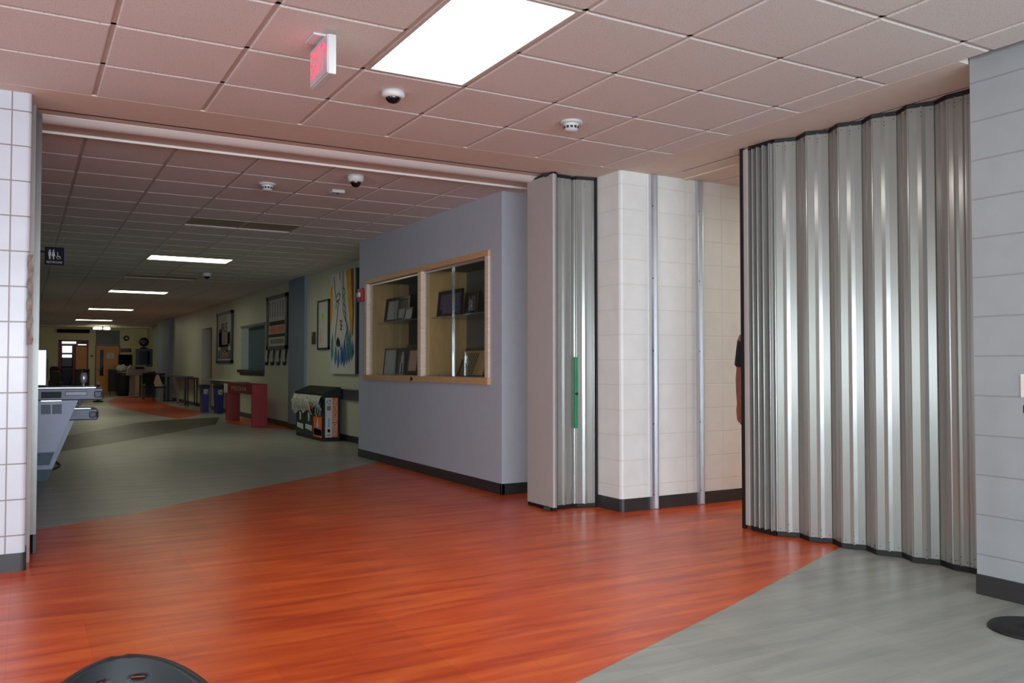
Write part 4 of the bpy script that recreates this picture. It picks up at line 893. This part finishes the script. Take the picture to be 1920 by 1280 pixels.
# work table with scanner box, dark cabinets, drum, chairs
def P_(px, Y, z=0): q = at(px, 700, 'Y', Y); return q.x
t = thing('work_table', 'taupe machine table with two thick legs standing behind the orange floor circle', 'table', (3.8, 34.5, 0))
x0, x1 = P_(240, 34), P_(276, 34)
b = B(); b.box(x0, x1, 34, 34.8, .82, .95, None, .01); b.build('top', 'taupe', t)
for xx in (P_(246, 34), P_(265, 34)):
    b = B(); b.box(xx, xx + .15, 34.1, 34.6, .02, .82, None, .005); b.build('leg', 'taupe', t)
b = B(); b.box(x0, x1, 34.2, 34.6, 0.0, .04); b.build('foot_rail', 'grey_panel', t)
t = thing('scanner', 'boxy taupe machine with a dark slot on top of the work table', 'machine', (3.8, 34.4, .95))
b = B(); b.prism([(x0 + .02, .95), (x1 - .02, .95), (x1 - .02, 1.20), (x0 + .12, 1.20), (x0 + .02, 1.08)], 34.05, 34.7, 'Y'); b.build('body', 'taupe', t)
b = B(); b.box(P_(254, 34), P_(270, 34), 34.03, 34.06, 1.05, 1.13); b.build('slot', 'slot', t)
def boxthing(name, label, cat, px0, px1, Y, z0, z1, m, d=.5, group=None, bev=.01):
    xa, xb = P_(px0, Y), P_(px1, Y)
    t = thing(name, label, cat, ((xa + xb) / 2, Y + d / 2, z0), group)
    b = B(); b.box(xa, xb, Y, Y + d, z0, z1, None, bev); b.build('body', m, t); return t, xa, xb
t, xa, xb = boxthing('cabinet', 'low black cabinet in front of the orange door', 'cabinet', 205, 220, 37.6, .15, 1.02, 'black')
b = B(); b.box(xa - .01, xb + .01, 37.58, 38.12, 1.02, 1.05); b.build('top', 'grey_panel', t)
for xx in (xa + .02, xb - .05):
    b = B(); b.box(xx, xx + .03, 37.62, 37.65, 0, .15); b.build('leg', 'black', t)
xa, xb = P_(220, 36.5), P_(245, 36.5)
t = thing('waste_drum', 'dark round waste drum with a brown band left of the machine table', 'bin', ((xa + xb) / 2, 36.8, 0)); r = (xb - xa) / 2
b = B(); b.lathe(((xa + xb) / 2, 36.8, 0), [(0, 0), (r * .85, 0), (r, .3), (r, .85), (r * .9, .9), (0, .9)], 'Z', 20); b.build('drum', 'dark_fab', t)
b = B(); b.lathe(((xa + xb) / 2, 36.8, .78), [(r + .01, 0), (r + .01, .12)], 'Z', 20); b.build('band', 'dark_wood', t)
t = thing('plastic_bag', 'rounded white and cream bag lying on top of the waste drum', 'bag', (3.65, 36.8, .9))
b = B(); bm = bmesh.new(); bmesh.ops.create_icosphere(bm, subdivisions=3, radius=.2)
for v in bm.verts: v.co = Vector((v.co.x * 1.1 + (xa + xb) / 2 - .04, v.co.y + 36.8, v.co.z * .75 + 1.075 + .02 * math.sin(v.co.x * 40)))
b.bm(bm, None, True); b.build('bag', 'paper', t)
t, xa, xb = boxthing('display_monitor', 'bulky black monitor and stack of equipment right of the machine table', 'monitor', 255, 286, 35.6, 1.14, 1.82, 'black_frame', .25)
b = B(); b.box(xa + .1, xb - .1, 35.58, 35.6, 1.22, 1.74); b.build('screen', 'dome', t)
b = B(); b.box((xa + xb) / 2 - .04, (xa + xb) / 2 + .04, 35.7, 35.78, .95, 1.14); b.build('stand', 'black_frame', t)
t2 = thing('desk_fan', 'dark desk fan standing on top of the black monitor stack', 'fan', ((xa + xb) / 2, 35.72, 1.82))
cx_ = (xa + xb) / 2 - .02
b = B(); b.lathe((cx_, 35.72, 1.82), [(0, .0), (.14, 0), (.12, .05), (.03, .07), (.02, .16)], 'Z', 16); b.build('base', 'black_frame', t2)
b = B(); b.lathe((cx_, 35.66, 2.08), [(0, -.04), (.06, -.05), (.17, -.03), (.18, 0), (.17, .03), (.05, .06), (0, .06)], 'Y', 20); b.build('fan_head', 'black_frame', t2)
t, xa, xb = boxthing('equipment_cabinet', 'tall black equipment cabinet under the monitor, beside the machine table', 'cabinet', 272, 292, 35.3, 0, .95, 'black_frame', .6)
b = B(); b.box(xa + .03, xb - .03, 35.29, 35.31, .1, .85); b.build('door', 'black', t)
# stacked table and chairs by the wall
t = thing('folding_table', 'black-topped table with pale leg against the far right wall', 'table', (4.2, 28, 0))
b = B(); b.box(4.0, 4.42, 26.9, 30.6, .82, .86, None, .005); b.build('top', 'fount_dark', t)
for y, m in ((27.0, 'grey_panel'), (28.4, 'taupe'), (30.4, 'black')):
    b = B(); b.box(4.18, 4.24, y, y + .06, .0, .82); b.box(4.04, 4.40, y, y + .06, .0, .03); b.build('leg', m, t)
def blackchair(xc, y, label):
    t = thing('stacking_chair', label, 'chair', (xc, y, 0), 'black chairs at the far table')
    b = B(); b.box(xc - .2, xc + .2, y, y + .42, .43, .47, None, .015); b.build('seat', 'dark_fab', t)
    b = B(); b.box(xc - .2, xc + .2, y + .40, y + .43, .55, .92, None, .012); b.build('backrest', 'dark_fab', t)
    for sx in (-1, 1):
        for dy in (.02, .40):
            b = B(); b.box(xc + sx * .18 - .012, xc + sx * .18 + .012, y + dy, y + dy + .024, 0, .44 if dy < .1 else .92); b.build('leg', 'black', t)
    return t
blackchair(4.02, 30.9, 'black chair pushed under the left end of the far table, behind the white bag')
blackchair(3.86, 32.2, 'black chair farther left of the far table')
t = thing('tote_bag', 'pale tote bag standing on the black chair by the far table', 'bag', (3.95, 31.2, .47))
b = B(); b.prism([(3.93, .86), (4.0, .88), (4.12, .55), (4.08, .472), (3.90, .472), (3.86, .6)], 31.14, 31.29, 'Y'); b.build('bag', 'salmon', t)
t, xa, xb = boxthing('side_table', 'open black side table at the right end of the far table', 'table', 352, 371, 26.2, .80, .83, 'black', .5)
for xx in (xa, xb - .03):
    b = B(); b.box(xx, xx + .03, 26.22, 26.25, 0, .8); b.box(xx, xx + .03, 26.62, 26.65, 0, .8); b.build('leg', 'black', t)
# seating and bins in the lounge left of the corridor end
def armchair(px0, px1, Y, m, label, h=1.0):
    xa, xb = P_(px0, Y), P_(px1, Y); t = thing('armchair', label, 'armchair', ((xa + xb) / 2, Y, 0), 'lounge armchairs at the corridor end')
    b = B(); b.box(xa + .08, xb - .08, Y, Y + .6, .12, .45, None, .05); b.build('seat', m, t)
    b = B(); b.box(xa + .04, xb - .04, Y + .5, Y + .72, .3, h, None, .08); b.build('backrest', m, t)
    for x in (xa, xb - .12):
        b = B(); b.box(x, x + .12, Y, Y + .65, .1, .62, None, .04); b.build('armrest', m, t)
    b = B(); b.box(xa + .03, xb - .03, Y + .04, Y + .6, 0, .12); b.build('base', 'black', t)
armchair(92, 118, 32.0, 'brown_fab', 'brown lounge armchair showing just above the drinking fountain')
armchair(112, 140, 35.2, 'bluefab', 'navy lounge armchair behind the brown one at the corridor end', 1.1)
armchair(92, 114, 36.5, 'dark_fab', 'dark lounge armchair against the back wall left of the entrance', 1.15)
for i, (a, c, Y) in enumerate(((142, 153, 35.2), (156, 168, 34.4))):
    xa, xb = P_(a, Y), P_(c, Y)
    t = thing('wheeled_bin', ('dark green wheeled bin, left of two below the glazed entrance', 'dark green wheeled bin, right of two below the glazed entrance')[i], 'bin', ((xa + xb) / 2, Y, 0), 'dark wheeled bins')
    b = B(); b.box(xa, xb, Y, Y + .4, .1, 1.0, None, .02); b.build('body', 'dark_fab', t)
    b = B(); b.box(xa - .01, xb + .01, Y - .02, Y + .42, 1.0, 1.07, None, .02); b.build('lid', 'black', t)
    for x in (xa + .03, xb - .03):
        b = B(); b.lathe((x - .02, Y + .33, .08), [(0, 0), (.08, 0), (.08, .04), (0, .04)], 'X', 16); b.build('wheel', 'black', t)
t = thing('exercise_ball', 'cream ball on a black stand right of the dark bins', 'ball', (2.2, 31, 0))
xb = P_(184.5, 31); b = B(); bm = bmesh.new(); bmesh.ops.create_icosphere(bm, subdivisions=3, radius=.07)
for v in bm.verts: v.co += Vector((xb, 31, .60))
b.bm(bm, None, True); b.build('ball', 'salmon', t)
b = B(); b.lathe((xb, 31, 0), [(0, 0), (.16, 0), (.16, .03), (.03, .06), (.03, .5), (.06, .55)], 'Z', 16); b.build('stand', 'black', t)

# ------------------------------------------------------------------ person behind the accordion door
HX, HY = 5.085, 4.93
pr = thing('person', 'person in a dark T-shirt standing behind the accordion door, one bare arm showing', 'person', (HX, HY, 0))
def rings(b, pts, m=None, seg=20):
    """closed solid lofted through horizontal ellipses (x, y, z, rx, ry), given relative to the person, rounded ends"""
    R = []
    def cap(p, s_): return [(p[0], p[1], p[2] + s_ * p[4] * .45 * math.sin(a), p[3] * math.cos(a), p[4] * math.cos(a)) for a in (1.35, .95, .5)]
    R = cap(pts[0], 1 if pts[0][2] > pts[-1][2] else -1) + list(pts) + cap(pts[-1], -1 if pts[0][2] > pts[-1][2] else 1)[::-1]
    vs = [(HX + x + rx * math.cos(2 * PI * k / seg), HY + y + ry * math.sin(2 * PI * k / seg), z) for x, y, z, rx, ry in R for k in range(seg)]
    fs = [(i * seg + k, i * seg + (k + 1) % seg, (i + 1) * seg + (k + 1) % seg, (i + 1) * seg + k) for i in range(len(R) - 1) for k in range(seg)]
    fs += [tuple(range(seg)), tuple(range((len(R) - 1) * seg, len(R) * seg))]
    return b.add(vs, fs, m, True)
def fuse(o, vox, sm=4):
    r_ = o.modifiers.new('fuse', 'REMESH'); r_.mode = 'VOXEL'; r_.voxel_size = vox; r_.use_smooth_shade = True
    s_ = o.modifiers.new('soft', 'SMOOTH'); s_.factor = .5; s_.iterations = sm; return o
b = B('skin')
rings(b, [(0, 0, 1.44, .14, .075), (0, 0, 1.38, .165, .10), (0, -.005, 1.26, .16, .112), (0, 0, 1.10, .135, .098), (0, 0, .98, .155, .11), (0, 0, .88, .165, .11)])
rings(b, [(0, 0, 1.42, .075, .065), (0, -.005, 1.47, .055, .055), (0, -.012, 1.53, .052, .055), (0, -.018, 1.57, .056, .062)])
rings(b, [(0, -.02, 1.765, .045, .055), (0, -.018, 1.74, .064, .08), (0, -.018, 1.69, .074, .094), (0, -.022, 1.64, .072, .092), (0, -.034, 1.59, .06, .076), (0, -.05, 1.56, .042, .052), (0, -.058, 1.545, .026, .03)])
for s in (-1, 1):
    rings(b, [(s * .16, 0, 1.425, .055, .055), (s * .19, 0, 1.39, .056, .058), (s * .205, .002, 1.28, .048, .052), (s * .225, .006, 1.14, .040, .044), (s * .236, 0, 1.08, .043, .045), (s * .254, -.012, .98, .036, .038), (s * .270, -.024, .89, .026, .030), (s * .276, -.03, .84, .023, .042), (s * .276, -.032, .795, .019, .042)], seg=16)
    for k in range(4):
        L_ = (.072, .082, .078, .060)[k]; yy = -.064 + .0215 * k
        b.tube([(HX + s * .276, HY + yy, .80), (HX + s * .274, HY + yy, .80 - L_ * .4), (HX + s * .268, HY + yy, .80 - L_ * .75), (HX + s * .258, HY + yy, .80 - L_)], [.0098, .0095, .009, .0075], 10, 'skin')
    b.tube([(HX + s * .270, HY - .05, .86), (HX + s * .264, HY - .078, .83), (HX + s * .258, HY - .090, .795), (HX + s * .254, HY - .092, .768)], [.014, .0125, .011, .009], 10, 'skin')
    rings(b, [(s * .085, 0, .92, .095, .105), (s * .09, 0, .80, .088, .095), (s * .095, -.005, .55, .060, .066), (s * .097, -.008, .48, .054, .058), (s * .10, .015, .34, .054, .060), (s * .10, .02, .12, .036, .042), (s * .10, .0, .06, .04, .06)], seg=16)
    b.lathe((HX + s * .074, HY - .005, 1.655), [(0, -.008), (.018, -.01), (.026, 0), (.018, .008), (0, .008)], 'X', 12, 'skin')
rings(b, [(0, -.112, 1.672, .007, .010), (0, -.118, 1.645, .010, .016), (0, -.120, 1.628, .015, .016)], seg=10)
fuse(b.build('body', None, pr), .0065, 3)
for s in (-1, 1):
    b = B('white'); bm = bmesh.new(); bmesh.ops.create_uvsphere(bm, u_segments=10, v_segments=8, radius=.0125)
    for v in bm.verts: v.co += Vector((HX + s * .028, HY - .097, 1.668))
    b.bm(bm, 'white', True); b.lathe((HX + s * .028, HY - .1095, 1.668), [(.0055, .001), (0, -.001)], 'Y', 10, 'dome'); b.build('eye', None, pr)
b = B('red_paint'); rings(b, [(0, -.103, 1.606, .022, .010), (0, -.105, 1.598, .024, .011), (0, -.102, 1.590, .018, .009)], seg=12); b.mats = ['salmon', 'salmon']; b.build('mouth', None, pr)
b = B('hair'); rings(b, [(0, -.005, 1.79, .05, .06), (0, -.004, 1.765, .072, .09), (0, .0, 1.72, .080, .098), (0, .016, 1.68, .078, .086), (0, .036, 1.62, .064, .06), (0, .04, 1.58, .05, .04)]); b.build('hair', None, pr)
b = B('shirt')
rings(b, [(0, 0, 1.455, .09, .072), (0, 0, 1.425, .155, .088), (0, 0, 1.37, .178, .112), (0, -.005, 1.26, .174, .126), (0, 0, 1.10, .155, .116), (0, 0, .98, .174, .128), (0, 0, .88, .184, .132)])
for s in (-1, 1): rings(b, [(s * .10, 0, 1.44, .07, .072), (s * .145, 0, 1.42, .075, .078), (s * .18, 0, 1.38, .066, .072), (s * .20, .002, 1.30, .062, .066), (s * .222, .003, 1.185, .058, .062)], seg=16)
fuse(b.build('t_shirt', None, pr), .011, 6)
b = B('trousers'); rings(b, [(0, 0, .95, .160, .118), (0, 0, .88, .172, .120), (0, 0, .82, .165, .115)])
for s in (-1, 1): rings(b, [(s * .085, 0, .88, .098, .112), (s * .09, 0, .78, .094, .104), (s * .097, -.005, .50, .076, .084), (s * .10, .012, .10, .062, .07)], seg=16)
fuse(b.build('trousers', None, pr), .012, 6)
for s in (-1, 1):
    b = B(); b.box(HX + s * .105 - .05, HX + s * .105 + .05, HY - .19, HY + .08, .002, .085, None, .035); b.build('shoe', 'black', pr)

# ------------------------------------------------------------------ light
def area(name, loc, sx, sy, e, c, rot=(0, 0, 0)):
    L = bpy.data.lights.new(name, 'AREA'); L.shape = 'RECTANGLE'; L.size = sx; L.size_y = sy; L.energy = e; L.color = c
    o = bpy.data.objects.new(name, L); COL.objects.link(o); o.location = loc; o.rotation_euler = rot; return o
# ceiling lamps of the side corridor, out of sight round the corner
area('side_corridor_lamp', (7.2, 4.1, 2.74), 1.2, .6, 45, (1, .95, .82))
W = bpy.data.worlds.new('world'); SC.world = W; W.use_nodes = True
W.node_tree.nodes['Background'].inputs[0].default_value = (0.6, 0.75, 1.0, 1); W.node_tree.nodes['Background'].inputs[1].default_value = 0.6
SC.view_settings.view_transform = 'Standard'; SC.view_settings.look = 'None'; SC.view_settings.exposure = 0.0; SC.view_settings.gamma = 1; SC.view_settings.use_curve_mapping = False
